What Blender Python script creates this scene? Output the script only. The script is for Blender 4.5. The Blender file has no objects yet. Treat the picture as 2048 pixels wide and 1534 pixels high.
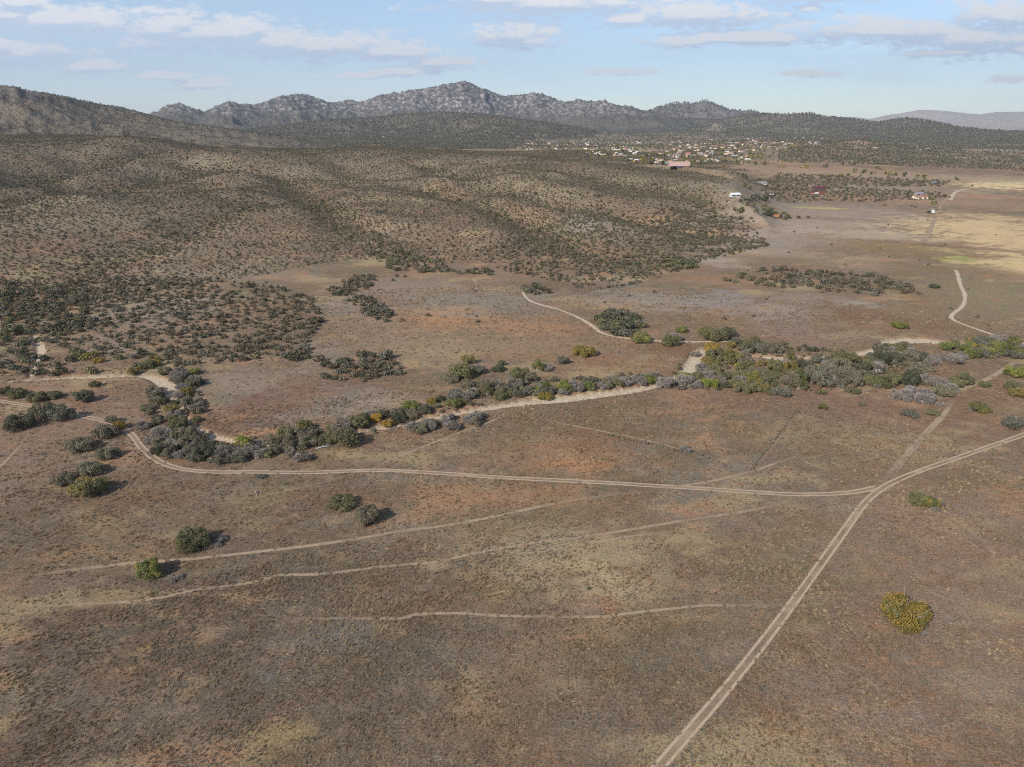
import bpy, math, random
import numpy as np

# ------------------------------------------------------------------ camera, sky, sun, exposure
SC = bpy.context.scene
COL = SC.collection
H = 85.0                                  # height of the drone above the valley floor
PITCH = math.radians(20.7)
F = 1365.0                                # focal length in photo pixels (2048 wide)
CP, SP = math.cos(PITCH), math.sin(PITCH)
cam = bpy.data.cameras.new('camera')
cam.lens = 36.0 * F / 2048.0; cam.sensor_width = 36.0; cam.sensor_fit = 'HORIZONTAL'
cam.clip_start = 1.0; cam.clip_end = 80000.0
camo = bpy.data.objects.new('camera', cam); COL.objects.link(camo)
camo.location = (0, 0, H); camo.rotation_euler = (math.pi/2 - PITCH, 0, 0)
SC.camera = camo
SUN_EL = math.radians(34.0)
SHADOW_AZ = math.radians(42.0)            # shadows fall away and to the right
SUN_AZ = SHADOW_AZ + math.pi
SC.view_settings.view_transform = 'Standard'; SC.view_settings.look = 'None'
SC.view_settings.exposure = 0.42; SC.view_settings.gamma = 1.0
SC.cycles.max_bounces = 6; SC.cycles.diffuse_bounces = 2; SC.cycles.transparent_max_bounces = 12
SC.cycles.volume_bounces = 0
SC.cycles.use_denoising = False; SC.cycles.filter_width = 1.1
SC.cycles.use_adaptive_sampling = False
SC.cycles.sample_clamp_indirect = 4.0

def lin(c):
    return tuple(((v/255.0)/12.92 if v <= 10.3 else ((v/255.0+0.055)/1.055)**2.4) for v in c)

class NT:
    """small node-tree writer"""
    def __init__(s, tree): s.t = tree; s.n = tree.nodes; s.l = tree.links
    def node(s, typ, **kw):
        n = s.n.new(typ)
        for k, v in kw.items(): setattr(n, k, v)
        return n
    def put(s, sock, v):
        if v is None: return
        if isinstance(v, bpy.types.NodeSocket): s.l.new(v, sock)
        else: sock.default_value = v
    def math(s, op, a, b=None, c=None, clamp=False):
        n = s.node('ShaderNodeMath', operation=op, use_clamp=clamp)
        s.put(n.inputs[0], a); s.put(n.inputs[1], b)
        if c is not None: s.put(n.inputs[2], c)
        return n.outputs[0]
    def mix(s, f, a, b, blend='MIX'):
        n = s.node('ShaderNodeMix', data_type='RGBA', blend_type=blend)
        s.put(n.inputs['Factor'], f)
        ia = [i for i in n.inputs if i.name == 'A' and i.type == 'RGBA'][0]
        ib = [i for i in n.inputs if i.name == 'B' and i.type == 'RGBA'][0]
        s.put(ia, a if not isinstance(a, tuple) else (*a[:3], 1)); s.put(ib, b if not isinstance(b, tuple) else (*b[:3], 1))
        return [o for o in n.outputs if o.type == 'RGBA'][0]
    def noise(s, vec, scale, detail=3, rough=0.55, dist=0.0):
        n = s.node('ShaderNodeTexNoise'); s.put(n.inputs['Vector'], vec)
        n.inputs['Scale'].default_value = scale; n.inputs['Detail'].default_value = detail
        n.inputs['Roughness'].default_value = rough; n.inputs['Distortion'].default_value = dist
        return n.outputs['Fac']
    def ramp(s, v, a, b, lo=0.0, hi=1.0, smooth=False):
        n = s.node('ShaderNodeMapRange'); n.interpolation_type = 'SMOOTHSTEP' if smooth else 'LINEAR'
        s.put(n.inputs['Value'], v); n.inputs['From Min'].default_value = a; n.inputs['From Max'].default_value = b
        n.inputs['To Min'].default_value = lo; n.inputs['To Max'].default_value = hi
        return n.outputs[0]
    def vscale(s, vec, xyz):
        n = s.node('ShaderNodeVectorMath', operation='MULTIPLY'); s.put(n.inputs[0], vec); n.inputs[1].default_value = xyz
        return n.outputs[0]

def pixdir(px, py):
    a = (px-1024.0)/F; b = (767.0-py)/F
    return a, CP + b*SP, -SP + b*CP       # world x, y, z of the view ray

world = bpy.data.worlds.new('World'); SC.world = world; world.use_nodes = True
w = NT(world.node_tree); w.n.clear()
wout = w.node('ShaderNodeOutputWorld')
sky = w.node('ShaderNodeTexSky'); sky.sky_type = 'NISHITA'; sky.sun_disc = False
sky.sun_elevation = SUN_EL; sky.sun_rotation = SUN_AZ
sky.altitude = 1500; sky.air_density = 1.0; sky.dust_density = 1.2; sky.ozone_density = 1.3
bg = w.node('ShaderNodeBackground'); w.l.new(sky.outputs[0], bg.inputs[0]); bg.inputs[1].default_value = 0.128
# fair-weather clouds: fields of cumulus lying at known bearings round the horizon
CLOUDS = [(120,42,150,28),(20,30,60,30),(330,60,85,38),(320,85,80,18),(440,66,125,26),(560,86,90,26),(640,92,170,26),(780,104,100,16),(40,104,110,24),(0,92,50,16),
          (185,133,70,13),(405,168,60,11),(885,123,62,13),(800,142,70,9),(1100,6,210,24),(1000,-6,120,22),(1390,30,150,24),(1250,38,60,14),
          (1025,70,82,26),(1060,82,55,12),(1480,76,170,13),(1380,84,70,9),(1780,62,230,22),(1960,78,170,28),(2010,32,110,28),(1900,104,110,9),(2060,98,60,14),
          (1640,-8,120,12),(1250,142,70,7),(30,4,60,14),(330,150,60,7),(2030,160,60,8),(720,150,70,7),(1620,146,60,6),(1620,16,30,8)]
g = bpy.data.node_groups.new('cloud_field', 'ShaderNodeTree')
g.interface.new_socket('u', in_out='INPUT', socket_type='NodeSocketFloat'); g.interface.new_socket('v', in_out='INPUT', socket_type='NodeSocketFloat')
g.interface.new_socket('m', in_out='OUTPUT', socket_type='NodeSocketFloat')
gg = NT(g); gi = gg.node('NodeGroupInput'); go = gg.node('NodeGroupOutput')
cur = None
for px, py, a, b in CLOUDS:
    x, y, z = pixdir(px, py)
    du = gg.math('MULTIPLY', gg.math('SUBTRACT', gi.outputs[0], x/y), F/a*0.93)
    dv = gg.math('MULTIPLY', gg.math('SUBTRACT', gi.outputs[1], z/y), F/b*0.9)
    d = gg.math('SUBTRACT', 1.0, gg.math('SQRT', gg.math('ADD', gg.math('MULTIPLY', du, du), gg.math('MULTIPLY', dv, dv))))
    cur = d if cur is None else gg.math('MAXIMUM', cur, d)
gg.l.new(cur, go.inputs[0])
tc = w.node('ShaderNodeTexCoord'); sx = w.node('ShaderNodeSeparateXYZ'); w.l.new(tc.outputs['Generated'], sx.inputs[0])
yy = w.math('MAXIMUM', sx.outputs[1], 0.05)
u = w.math('DIVIDE', sx.outputs[0], yy); v = w.math('DIVIDE', sx.outputs[2], yy)
uv = w.node('ShaderNodeCombineXYZ'); w.l.new(u, uv.inputs[0]); w.l.new(v, uv.inputs[1])
nv = w.vscale(uv.outputs[0], (10, 30, 1)); nv2 = w.vscale(uv.outputs[0], (34, 95, 1))
n1 = w.noise(nv, 1.6, 6, 0.6, 0.4); n2 = w.noise(nv2, 1.3, 5, 0.6, 0.3)
def field(vv):
    q = w.node('ShaderNodeGroup'); q.node_tree = g; w.l.new(u, q.inputs[0]); w.put(q.inputs[1], vv); return q.outputs[0]
m0 = field(v); m1 = field(w.math('ADD', v, 0.009))
nz = w.math('ADD', w.math('MULTIPLY', w.math('SUBTRACT', n1, 0.5), 1.7), w.math('MULTIPLY', w.math('SUBTRACT', n2, 0.5), 2.0))
dens = w.ramp(w.math('ADD', m0, nz), -0.22, 0.55, 0, 0.92, True)
lit = w.ramp(w.math('ADD', w.math('MULTIPLY', w.math('SUBTRACT', m0, m1), 2.2), nz), -0.35, 0.75, 0, 1, True)
ccol = w.mix(lit, lin((198, 214, 234)), lin((250, 247, 243)))
hz = w.ramp(v, 0.0, 0.055, 0.55, 1.0)
veil = w.math('MULTIPLY', w.ramp(w.noise(w.vscale(uv.outputs[0], (3, 16, 1)), 1.5, 4, 0.5), 0.42, 0.75, 0, 0.30, True), w.ramp(v, 0.0, 0.12, 0.5, 1))
cb = w.node('ShaderNodeBackground'); w.l.new(ccol, cb.inputs[0]); cb.inputs[1].default_value = 0.86
vb = w.node('ShaderNodeBackground'); vb.inputs[0].default_value = (*lin((206, 226, 238)), 1); vb.inputs[1].default_value = 0.76
ms0 = w.node('ShaderNodeMixShader'); w.put(ms0.inputs[0], veil); w.l.new(bg.outputs[0], ms0.inputs[1]); w.l.new(vb.outputs[0], ms0.inputs[2])
ms = w.node('ShaderNodeMixShader'); w.put(ms.inputs[0], w.math('MULTIPLY', dens, hz)); w.l.new(ms0.outputs[0], ms.inputs[1]); w.l.new(cb.outputs[0], ms.inputs[2])
w.l.new(ms.outputs[0], wout.inputs[0])

sun = bpy.data.lights.new('sun', 'SUN'); sun.energy = 4.9; sun.angle = math.radians(0.5); sun.color = (1.0, 0.955, 0.89)
suno = bpy.data.objects.new('sun', sun); COL.objects.link(suno)
suno.rotation_euler = (math.pi/2 - SUN_EL, 0, -SHADOW_AZ)

# ------------------------------------------------------------------ helpers
def tag(o, label=None, cat=None, group=None, kind=None):
    if label: o['label'] = label
    if cat: o['category'] = cat
    if group: o['group'] = group
    if kind: o['kind'] = kind
    return o
def link(name, me, parent=None, loc=(0, 0, 0)):
    o = bpy.data.objects.new(name, me); COL.objects.link(o); o.location = loc
    if parent: o.parent = parent
    return o
def mesh_np(name, V, Q, mats=(), midx=None, smooth=False, attrs=None):
    """V (n,3), Q (m,3 or 4) face indices"""
    V = np.asarray(V, np.float32); Q = np.asarray(Q, np.int32)
    me = bpy.data.meshes.new(name)
    me.vertices.add(len(V)); me.vertices.foreach_set('co', V.ravel())
    k = Q.shape[1]
    me.loops.add(Q.size); me.loops.foreach_set('vertex_index', Q.ravel())
    me.polygons.add(len(Q)); me.polygons.foreach_set('loop_start', np.arange(0, Q.size, k, dtype=np.int32))
    me.polygons.foreach_set('loop_total', np.full(len(Q), k, np.int32))
    if smooth: me.polygons.foreach_set('use_smooth', np.ones(len(Q), bool))
    for m in mats: me.materials.append(m)
    if midx is not None: me.polygons.foreach_set('material_index', np.asarray(midx, np.int32))
    for an, (ty, arr) in (attrs or {}).items():
        a = me.attributes.new(an, ty, 'POINT')
        a.data.foreach_set('color' if ty == 'FLOAT_COLOR' else 'value', np.asarray(arr, np.float32).ravel())
    me.update(calc_edges=True); me.validate()
    return me
class MB:
    """collects boxes, prisms and tubes into one mesh"""
    def __init__(s): s.v = []; s.f = []
    def add(s, V, Fc):
        o = len(s.v); s.v += [tuple(p) for p in V]; s.f += [tuple(i+o for i in q) for q in Fc]
    def box(s, x0, x1, y0, y1, z0, z1):
        s.add([(x0,y0,z0),(x1,y0,z0),(x1,y1,z0),(x0,y1,z0),(x0,y0,z1),(x1,y0,z1),(x1,y1,z1),(x0,y1,z1)],
              [(0,3,2,1),(4,5,6,7),(0,1,5,4),(1,2,6,5),(2,3,7,6),(3,0,4,7)])
    def tube(s, pts, rad, n=5):
        P = [np.array(p, float) for p in pts]; rings = []
        for i, p in enumerate(P):
            d = P[min(i+1, len(P)-1)] - P[max(i-1, 0)]; d /= (np.linalg.norm(d)+1e-9)
            a = np.cross(d, (0.31, 0.87, 0.37)); a /= (np.linalg.norm(a)+1e-9); b = np.cross(d, a)
            rings.append([p + rad[i]*(math.cos(t)*a + math.sin(t)*b) for t in [2*math.pi*k/n for k in range(n)]])
        V = [q for r in rings for q in r]; Fc = []
        for i in range(len(P)-1):
            for k in range(n): Fc.append((i*n+k, i*n+(k+1) % n, (i+1)*n+(k+1) % n, (i+1)*n+k))
        Fc.append(tuple(range(n-1, -1, -1))); Fc.append(tuple((len(P)-1)*n+k for k in range(n)))
        s.add(V, Fc)
    def mesh(s, name, mat, smooth=False):
        me = bpy.data.meshes.new(name); me.from_pydata(s.v, [], s.f); me.materials.append(mat)
        if smooth: me.polygons.foreach_set('use_smooth', np.ones(len(me.polygons), bool))
        me.update(); return me

# ------------------------------------------------------------------ numpy noise
def _h(ix, iy, s):
    n = (ix.astype(np.int64)*374761393 + iy.astype(np.int64)*668265263 + s*982451653) & 0xffffffff
    n = ((n ^ (n >> 13))*1274126177) & 0xffffffff
    return (n ^ (n >> 16)) & 0xffffffff
def perlin(x, y, s=0):
    x = np.asarray(x, float); y = np.asarray(y, float)
    x0 = np.floor(x); y0 = np.floor(y); fx = x-x0; fy = y-y0
    u_ = fx*fx*fx*(fx*(fx*6-15)+10); v_ = fy*fy*fy*(fy*(fy*6-15)+10)
    def gr(i, j):
        a = _h(x0+i, y0+j, s)*(2*math.pi/4294967296.0)
        return np.cos(a)*(fx-i) + np.sin(a)*(fy-j)
    a = gr(0,0); b = gr(1,0); c = gr(0,1); d = gr(1,1)
    return ((a*(1-u_)+b*u_)*(1-v_) + (c*(1-u_)+d*u_)*v_)*1.5
def fbm(x, y, o=4, s=0, gain=0.5):
    t = 0; a = 1.0; tot = 0
    for k in range(o):
        t = t + a*perlin(x*2**k+17.3*k, y*2**k-9.1*k, s+k); tot += a; a *= gain
    return t/tot
def ridged(x, y, o=4, s=0, gain=0.55):
    t = 0; a = 1.0; tot = 0
    for k in range(o):
        t = t + a*(1-np.abs(perlin(x*2**k+7.3*k, y*2**k-3.1*k, s+k))*1.6); tot += a; a *= gain
    return t/tot
def sstep(a, b, x):
    t = np.clip((x-a)/(b-a), 0, 1); return t*t*(3-2*t)

# ------------------------------------------------------------------ terrain height
def dir_az(px, py):
    x, y, z = pixdir(px, py); return math.atan2(x, y), z/math.hypot(x, y)
def skyl(pts):
    A = [dir_az(*p) for p in pts]; return np.array([a[0] for a in A]), np.array([a[1] for a in A])
RIDGES = {
 'left':  (skyl([(-500,150),(-250,160),(-100,166),(0,173),(30,176),(60,184),(100,190),(150,200),(200,210),(240,217),(280,227),(320,238),(360,247),(420,255),(480,263),(560,275),(640,290)]), 2700., 900., 1300.),
 'granite': (skyl([(200,262),(260,255),(315,230),(335,216),(360,213),(385,222),(410,231),(435,217),(460,206),(480,213),(510,214),(535,209),(560,198),(590,192),(615,193),(640,204),(660,211),(690,205),(715,209),(730,208),(760,195),(785,190),(800,192),(830,183),(850,181),(885,174),(905,172),(928,165),(950,174),(980,186),(1000,194),(1030,196),(1060,190),(1085,192),(1110,202),(1130,209),(1155,203),(1180,207),(1200,205),(1230,214),(1260,220),(1290,226),(1320,234),(1350,246),(1400,256)]), 7000., 1500., 1400.),
 'second': (skyl([(1200,262),(1250,245),(1290,227),(1310,217),(1340,208),(1375,205),(1385,208),(1412,201),(1435,210),(1460,220),(1500,222),(1530,228),(1570,235),(1620,245),(1700,258)]), 9500., 2200., 1500.),
 'wooded': (skyl([(1180,262),(1280,242),(1350,236),(1430,240),(1500,229),(1570,229),(1620,227),(1650,234),(1700,238),(1760,245),(1800,237),(1830,238),(1870,245),(1920,256),(1990,263),(2048,265),(2200,262),(2400,256),(2600,262)]), 6600., 1500., 1300.),
 'far': (skyl([(1500,250),(1600,240),(1680,234),(1710,234),(1740,238),(1780,229),(1800,227),(1840,219),(1880,221),(1930,226),(1960,229),(1990,224),(2048,223),(2150,218),(2300,228),(2500,222),(2800,240)]), 23000., 5200., 3000.),
 'foothill': (skyl([(300,262),(480,262),(560,252),(650,241),(740,236),(820,228),(880,225),(940,228),(1000,233),(1060,241),(1120,250),(1200,262)]), 4600., 900., 900.),
 'knoll': (skyl([(1400,264),(1415,256),(1428,248),(1440,244),(1452,249),(1466,257),(1480,264)]), 5600., 420., 400.),
}
crestA, crestT = skyl([(-500,262),(-200,268),(0,274),(100,271),(250,274),(330,282),(400,291),(520,298),(640,303),(720,298),(850,302),(1000,312),(1100,322),(1200,336),(1300,350),(1400,362),(1470,380),(1540,420),(1620,470)])
crestR = np.interp(crestA, [dir_az(p, 300)[0] for p in (0, 400, 700, 1000, 1200, 1400, 1540)], [1600, 1500, 1350, 1150, 1000, 900, 640])
toeA, _ = skyl([(p, 400) for p in (-500, 0, 200, 420, 560, 700, 850, 1000, 1200, 1330, 1430, 1540)])
toeR = np.array([380, 385, 400, 420, 445, 470, 450, 445, 410, 440, 520, 560.])
def poly_dist(X, Y, P):
    D = np.full(np.shape(X), 1e9)
    for (a, b), (c, d) in zip(P[:-1], P[1:]):
        ex, ey = c-a, d-b; L = ex*ex+ey*ey+1e-9
        t = np.clip(((X-a)*ex+(Y-b)*ey)/L, 0, 1)
        D = np.minimum(D, np.hypot(X-a-t*ex, Y-b-t*ey))
    return D
RAV = []
def height(X, Y, parts=False):
    X = np.asarray(X, float); Y = np.asarray(Y, float)
    r = np.hypot(X, Y)+1e-6; az = np.arctan2(X, Y)
    rt = 1-0.85*sstep(math.radians(12), math.radians(24), az)
    base = (34*sstep(1700, 5200, r) + 40*sstep(5200, 9000, r))*rt
    base = base + fbm(X/260, Y/260, 3, 5)*(1.2*sstep(120, 500, r) + 7*sstep(1300, 2600, r)) + 22*np.clip(fbm(X/700, Y/700, 4, 8), 0, 1)*sstep(1500, 2600, r)
    # scrub-covered rise right of the town
    rise = 30*np.exp(-((az-math.radians(23))/math.radians(9))**2)*np.exp(-((r-2500)/650)**2)
    base = base + rise*(0.8+0.5*fbm(X/200, Y/200, 3, 31))
    back = np.where(np.abs(az) > 1.2, sstep(1.2, 1.7, np.abs(az)), 0)
    # near brown hills
    cr = np.interp(az, crestA, crestR); ct = np.interp(az, crestA, crestT); tr = np.interp(az, toeA, toeR)
    top = np.maximum(H + cr*ct, 0)
    t = np.clip((r-tr)/(cr-tr+1e-6), 0, 1)
    side = 1 - sstep(math.radians(17.0), math.radians(22.5), az)
    front = t**1.15*(1.3-0.3*t)
    bk = 1 - 0.72*sstep(0, 1, (r-cr)/700.0)
    wx = X + 60*fbm(X/300, Y/300, 2, 3); wy = Y + 60*fbm(X/300, Y/300, 2, 4)
    sp = ridged((wx*0.9+wy*0.45)/430, (wy*0.9-wx*0.45)/700, 3, 11, 0.42)      # spurs running down to the valley
    spur = (sp-0.62)*46*np.clip(t*2.2, 0, 1)*(0.35+0.65*np.minimum(top/50, 1))*np.exp(-np.clip((r-cr)/500, 0, 9)**2)*(1-0.75*sstep(0.7, 1.0, t)*(r <= cr*1.2))
    hill = np.where(r < cr, top*front, top*bk)*side + spur*side
    for P, dep, wd in RAV:
        hill = hill - dep*np.exp(-(poly_dist(X, Y, P)/wd)**2)*side*np.clip(t*5, 0, 1)
    hill = hill + fbm(X/90, Y/90, 3, 41)*3.0*np.clip(t*3, 0, 1)*side
    hill = np.where(r > 2300, hill*(1-sstep(2300, 3000, r)), hill)*(1-back)
    z = np.maximum(base, 0.0*base) + np.maximum(hill, 0)
    who = np.where((r > tr*1.01) & (side > 0.35) & (r < 2300) & (back == 0), 1, 0)
    for k, (nm, ((A, T), R0, Wf, Wb)) in enumerate(RIDGES.items()):
        Rk = R0*(1+0.05*np.sin(az*9+k*2)+0.03*np.sin(az*23+k))
        c = H + Rk*np.interp(az, A, T)
        c = c + Rk*(0.0022 if nm == 'granite' else 0.0018)*fbm(az*(260 if nm in ('granite',) else 120), 0*az+k, 4, 70+k, 0.65)*(1 if nm != 'far' else 0.3)
        edge = sstep(A[0]-0.12, A[0], az)*(1-sstep(A[-1], A[-1]+0.12, az)) if nm in ('left', 'wooded', 'far') else sstep(A[0]-0.002, A[0]+0.01, az)*(1-sstep(A[-1]-0.01, A[-1]+0.002, az))
        tt = (r-Rk)/np.where(r < Rk, Wf, Wb)
        sh = np.clip(np.exp(-np.abs(tt)**1.5*1.15)-0.03, 0, 1)/0.97
        L = {'left': 420, 'granite': 760, 'second': 900, 'wooded': 700, 'far': 2900, 'foothill': 500, 'knoll': 300}[nm]
        am = {'left': 0.42, 'granite': 0.62, 'second': 0.5, 'wooded': 0.4, 'far': 0.45, 'foothill': 0.5, 'knoll': 0.1}[nm]
        wx = X + L*0.3*fbm(X/L, Y/L, 2, 50+k); wy = Y + L*0.3*fbm(X/L, Y/L, 2, 60+k)
        n = ridged(wx/L, wy/L, 6 if nm in ('granite', 'left') else 5, 20+k*7, 0.58)
        sh = sh*(1 - am*np.clip(1.05-n, 0, 1)*1.6*(1-np.exp(-(tt*3.2)**2)))
        zz = np.maximum(c-base*0, 0)*sh*edge
        if nm == 'granite' or nm == 'left':
            q = 0.024 if nm == 'granite' else 0.012
            zz = zz + sh*edge*Rk*q*0.42*ridged(X/(Rk*0.03), Y/(Rk*0.03), 5, 90, 0.68)*sstep(0.25, 0.6, sh)*np.clip(np.abs(tt)*6+0.25, 0, 1) - 0
        win = (zz > z + 0.5) & (r > 1500)
        who = np.where(win, k+2, who); z = np.where(win, zz, z) if nm != 'foothill' else np.where(win, zz, z)
    return (z, who) if parts else z
def cast(px, py):
    """where the line of sight through a photo pixel meets the terrain"""
    x, y, z = pixdir(px, py); hyp = math.hypot(x, y); te = z/hyp
    r = np.geomspace(40, 16000, 2600); X = r*x/hyp; Y = r*y/hyp
    f = (H + te*r) - height(X, Y)
    i = np.argmax(f < 0)
    if f[i] >= 0: return None
    if i == 0: return X[0], Y[0]
    k = f[i-1]/(f[i-1]-f[i]); rr = r[i-1]+k*(r[i]-r[i-1])
    return rr*x/hyp, rr*y/hyp
def castl(P): return [c for c in (cast(*p) for p in P) if c]
def flat(px, py):
    x, y, z = pixdir(px, py); k = -H/z; return x*k, y*k
def densify(P, step):
    """smooth (Catmull-Rom) world polyline at even steps"""
    P = [np.array(p) for p in P]; P = [2*P[0]-P[1]] + P + [2*P[-1]-P[-2]]
    out = []
    for i in range(1, len(P)-2):
        n = max(2, int(np.linalg.norm(P[i+1]-P[i])/step))
        for k in range(n):
            t = k/n; out.append(0.5*((2*P[i]) + (-P[i-1]+P[i+1])*t + (2*P[i-1]-5*P[i]+4*P[i+1]-P[i+2])*t*t + (-P[i-1]+3*P[i]-3*P[i+1]+P[i+2])*t**3))
    out.append(P[-2]); return np.array(out)
def to_pix(X, Y, Z):
    d = Y*CP - (Z-H)*SP; up = Y*SP + (Z-H)*CP
    return 1024+F*X/d, 767-F*up/d, d

RAVPX = [([(850,545),(800,520),(760,485),(700,440),(640,395),(560,345),(480,330),(370,322)], 10, 28),
 ([(1390,530),(1240,520),(1160,500),(1085,470),(1040,430),(960,400),(860,370)], 8, 24),
 ([(1540,485),(1400,470),(1270,430),(1180,405),(1080,385),(950,350),(850,325)], 9, 26),
 ([(0,358),(100,345),(200,322),(330,293)], 12, 40), ([(-150,420),(0,400),(150,380),(330,352),(450,330)], 7, 30),
 ([(1440,398),(1340,374),(1230,360),(1120,338)], 6, 30), ([(0,600),(60,598),(150,555),(260,500),(420,430),(520,395)], 8, 26)]
_r = []
for P, dep, wd in RAVPX:
    _r.append(([c for c in castl(P)], dep, wd))
RAV = [q for q in _r if len(q[0]) > 1]

# washes: shallow sandy channels cut into the valley floor (photo pixel line, half width in m)
WASH = [
 ('sandy_wash', [(-60,770),(20,762),(90,757),(190,752),(250,750),(295,752),(330,768),(350,800),(372,835),(405,862),(450,878),(520,886),(600,886),(680,866),(760,855),(850,838),(930,822),(1000,811),(1060,803),(1150,794),(1250,781),(1318,768),(1352,755),(1380,738),(1394,716),(1402,700),(1450,706),(1560,715),(1680,712),(1745,700),(1785,684),(1830,680),(1880,684),(1960,690),(2100,694)],
   [.45,.45,.9,1.2,.8,1.5,2.5,1.0,.6,.8,1.1,1.1,0.8,.9,.8,1.1,1.3,1.6,2.0,2.8,2.3,1.4,2.2,3.3,3.3,1.6,1.1,1.3,1.4,2.2,4.0,3.2,1.9,1.1,1.1]),
 ('sandy_wash', [(60,752),(66,735),(80,705),(78,690),(68,668),(60,650)], [.7,1.0,1.3,.9,.6,.5]),
]
WASHLINES = []
for nm, P, hw in WASH:
    W_ = [flat(*p) for p in P]
    L = densify(W_, 3.0)
    cum0 = np.cumsum([0]+[math.dist(a, b) for a, b in zip(W_[:-1], W_[1:])])
    cumd = np.cumsum(np.r_[0, np.hypot(*np.diff(L, axis=0).T)]); cumd *= cum0[-1]/cumd[-1]
    ww = np.interp(cumd, cum0, hw); q_ = np.arange(len(L))*3.0
    WASHLINES.append((nm, L, ww*(1 + (0.34+0.3*(ww < 1.7))*1.6*fbm(q_/23, q_*0, 3, 131)).clip(0.35, 1.5)))
# (the channels are cut on the mesh below by a vertex pass, cheaper than in height())
def wash_cut(X, Y):
    c = np.zeros(np.shape(X)); near = (np.hypot(X, Y) < 700)
    xs, ys = X[near], Y[near]; best = np.zeros(xs.shape)
    for nm, L, hw in WASHLINES:
        for i in range(0, len(L)-1, 1):
            a, b = L[i], L[i+1]
            m = (np.abs(xs-a[0]) < 16) & (np.abs(ys-a[1]) < 16)
            if not m.any(): continue
            e = b-a; t = np.clip(((xs[m]-a[0])*e[0]+(ys[m]-a[1])*e[1])/(e@e+1e-9), 0, 1)
            d = np.hypot(xs[m]-a[0]-t*e[0], ys[m]-a[1]-t*e[1])
            best[m] = np.maximum(best[m], 1-sstep(hw[i]*0.85, hw[i]+0.8, d))
    c[near] = best
    return c

# ------------------------------------------------------------------ terrain mesh
def build_rings():
    R = [3.0, 12.0, 24.0, 34.0]; r = 42.0
    while r < 32000:
        R.append(r); r += min(max(r*r/H*0.0028, 0.22), r*(0.0065 if r < 9500 else 0.012))
    return np.array(R)
RR = build_rings()
fine = np.radians(np.arange(-48.1, 48.11, 0.13))
side = [math.radians(a) for a in (49, 51, 54, 58, 62, 70, 80, 95, 115, 140, 165, 180)]
AZ = np.concatenate([[-a for a in side[::-1]], fine, side])
GR, GA = np.meshgrid(RR, AZ, indexing='ij')
GX = GR*np.sin(GA); GY = GR*np.cos(GA)
GZ, GW = height(GX, GY, True)
CUT = wash_cut(GX, GY)
GZ = GZ - 0.85*CUT
def gcol(a):
    i = int(np.clip(np.searchsorted(AZ, a)-1, 0, len(AZ)-2)); f = (a-AZ[i])/(AZ[i+1]-AZ[i])
    return GZ[:, i]*(1-f) + GZ[:, i+1]*f
def cast(px, py):
    """where the line of sight through a photo pixel meets the built terrain"""
    x, y, z = pixdir(px, py); hyp = math.hypot(x, y); te = z/hyp
    f = (H + te*RR) - gcol(math.atan2(x, y)); i = int(np.argmax(f < 0))
    if f[i] >= 0 or i == 0: return None
    k = f[i-1]/(f[i-1]-f[i]); rr = RR[i-1]+k*(RR[i]-RR[i-1])
    return rr*x/hyp, rr*y/hyp
def zat(X, Y):
    """height of the built terrain mesh"""
    X = np.atleast_1d(np.asarray(X, float)); Y = np.atleast_1d(np.asarray(Y, float))
    r = np.hypot(X, Y); a = np.arctan2(X, Y)
    i = np.clip(np.searchsorted(RR, r)-1, 0, len(RR)-2); j = np.clip(np.searchsorted(AZ, a)-1, 0, len(AZ)-2)
    f = np.clip((r-RR[i])/(RR[i+1]-RR[i]), 0, 1); g_ = np.clip((a-AZ[j])/(AZ[j+1]-AZ[j]), 0, 1)
    return (GZ[i,j]*(1-f)+GZ[i+1,j]*f)*(1-g_) + (GZ[i,j+1]*(1-f)+GZ[i+1,j+1]*f)*g_
# albedo of the ground, patch by patch
px_, py_, d_ = to_pix(GX, GY, GZ)
def C(*c): return np.array(lin(c))
def mixc(A, B, f): return A*(1-f[..., None]) + B*f[..., None]
n1 = fbm(GX/38, GY/26, 4, 101); n2 = fbm(GX/12, GY/7, 4, 102); n3 = fbm(GX/90, GY/60, 4, 103); n4 = fbm(GX/5, GY/3, 3, 104)
red = C(128, 98, 80); tan = C(146, 120, 92); grey = C(122, 114, 106); dark = C(98, 82, 66); org = C(164, 117, 84); straw = C(172, 152, 112)
col = np.broadcast_to(C(119, 97, 77), GX.shape+(3,)).copy()
olv = C(106, 94, 68)
col = mixc(col, red, sstep(0.0, 0.3, n3)*0.75)
col = mixc(col, dark, sstep(0.02, 0.35, -n3+0.4*n2)*0.6)
col = mixc(col, grey, sstep(0.08, 0.4, n1-0.5*n3)*0.5)
n5 = fbm(GX/60+9, GY/32+4, 4, 111)
col = mixc(col, olv, sstep(0.02, 0.3, n5)*0.6)
col = mixc(col, straw, sstep(0.12, 0.4, -n5+0.3*n2)*0.55)
col = mixc(col, tan, sstep(0.08, 0.4, n2+0.5*n1)*0.5)
col = mixc(col, org, sstep(0.2, 0.45, n1+0.4*n4)*0.5)
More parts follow.
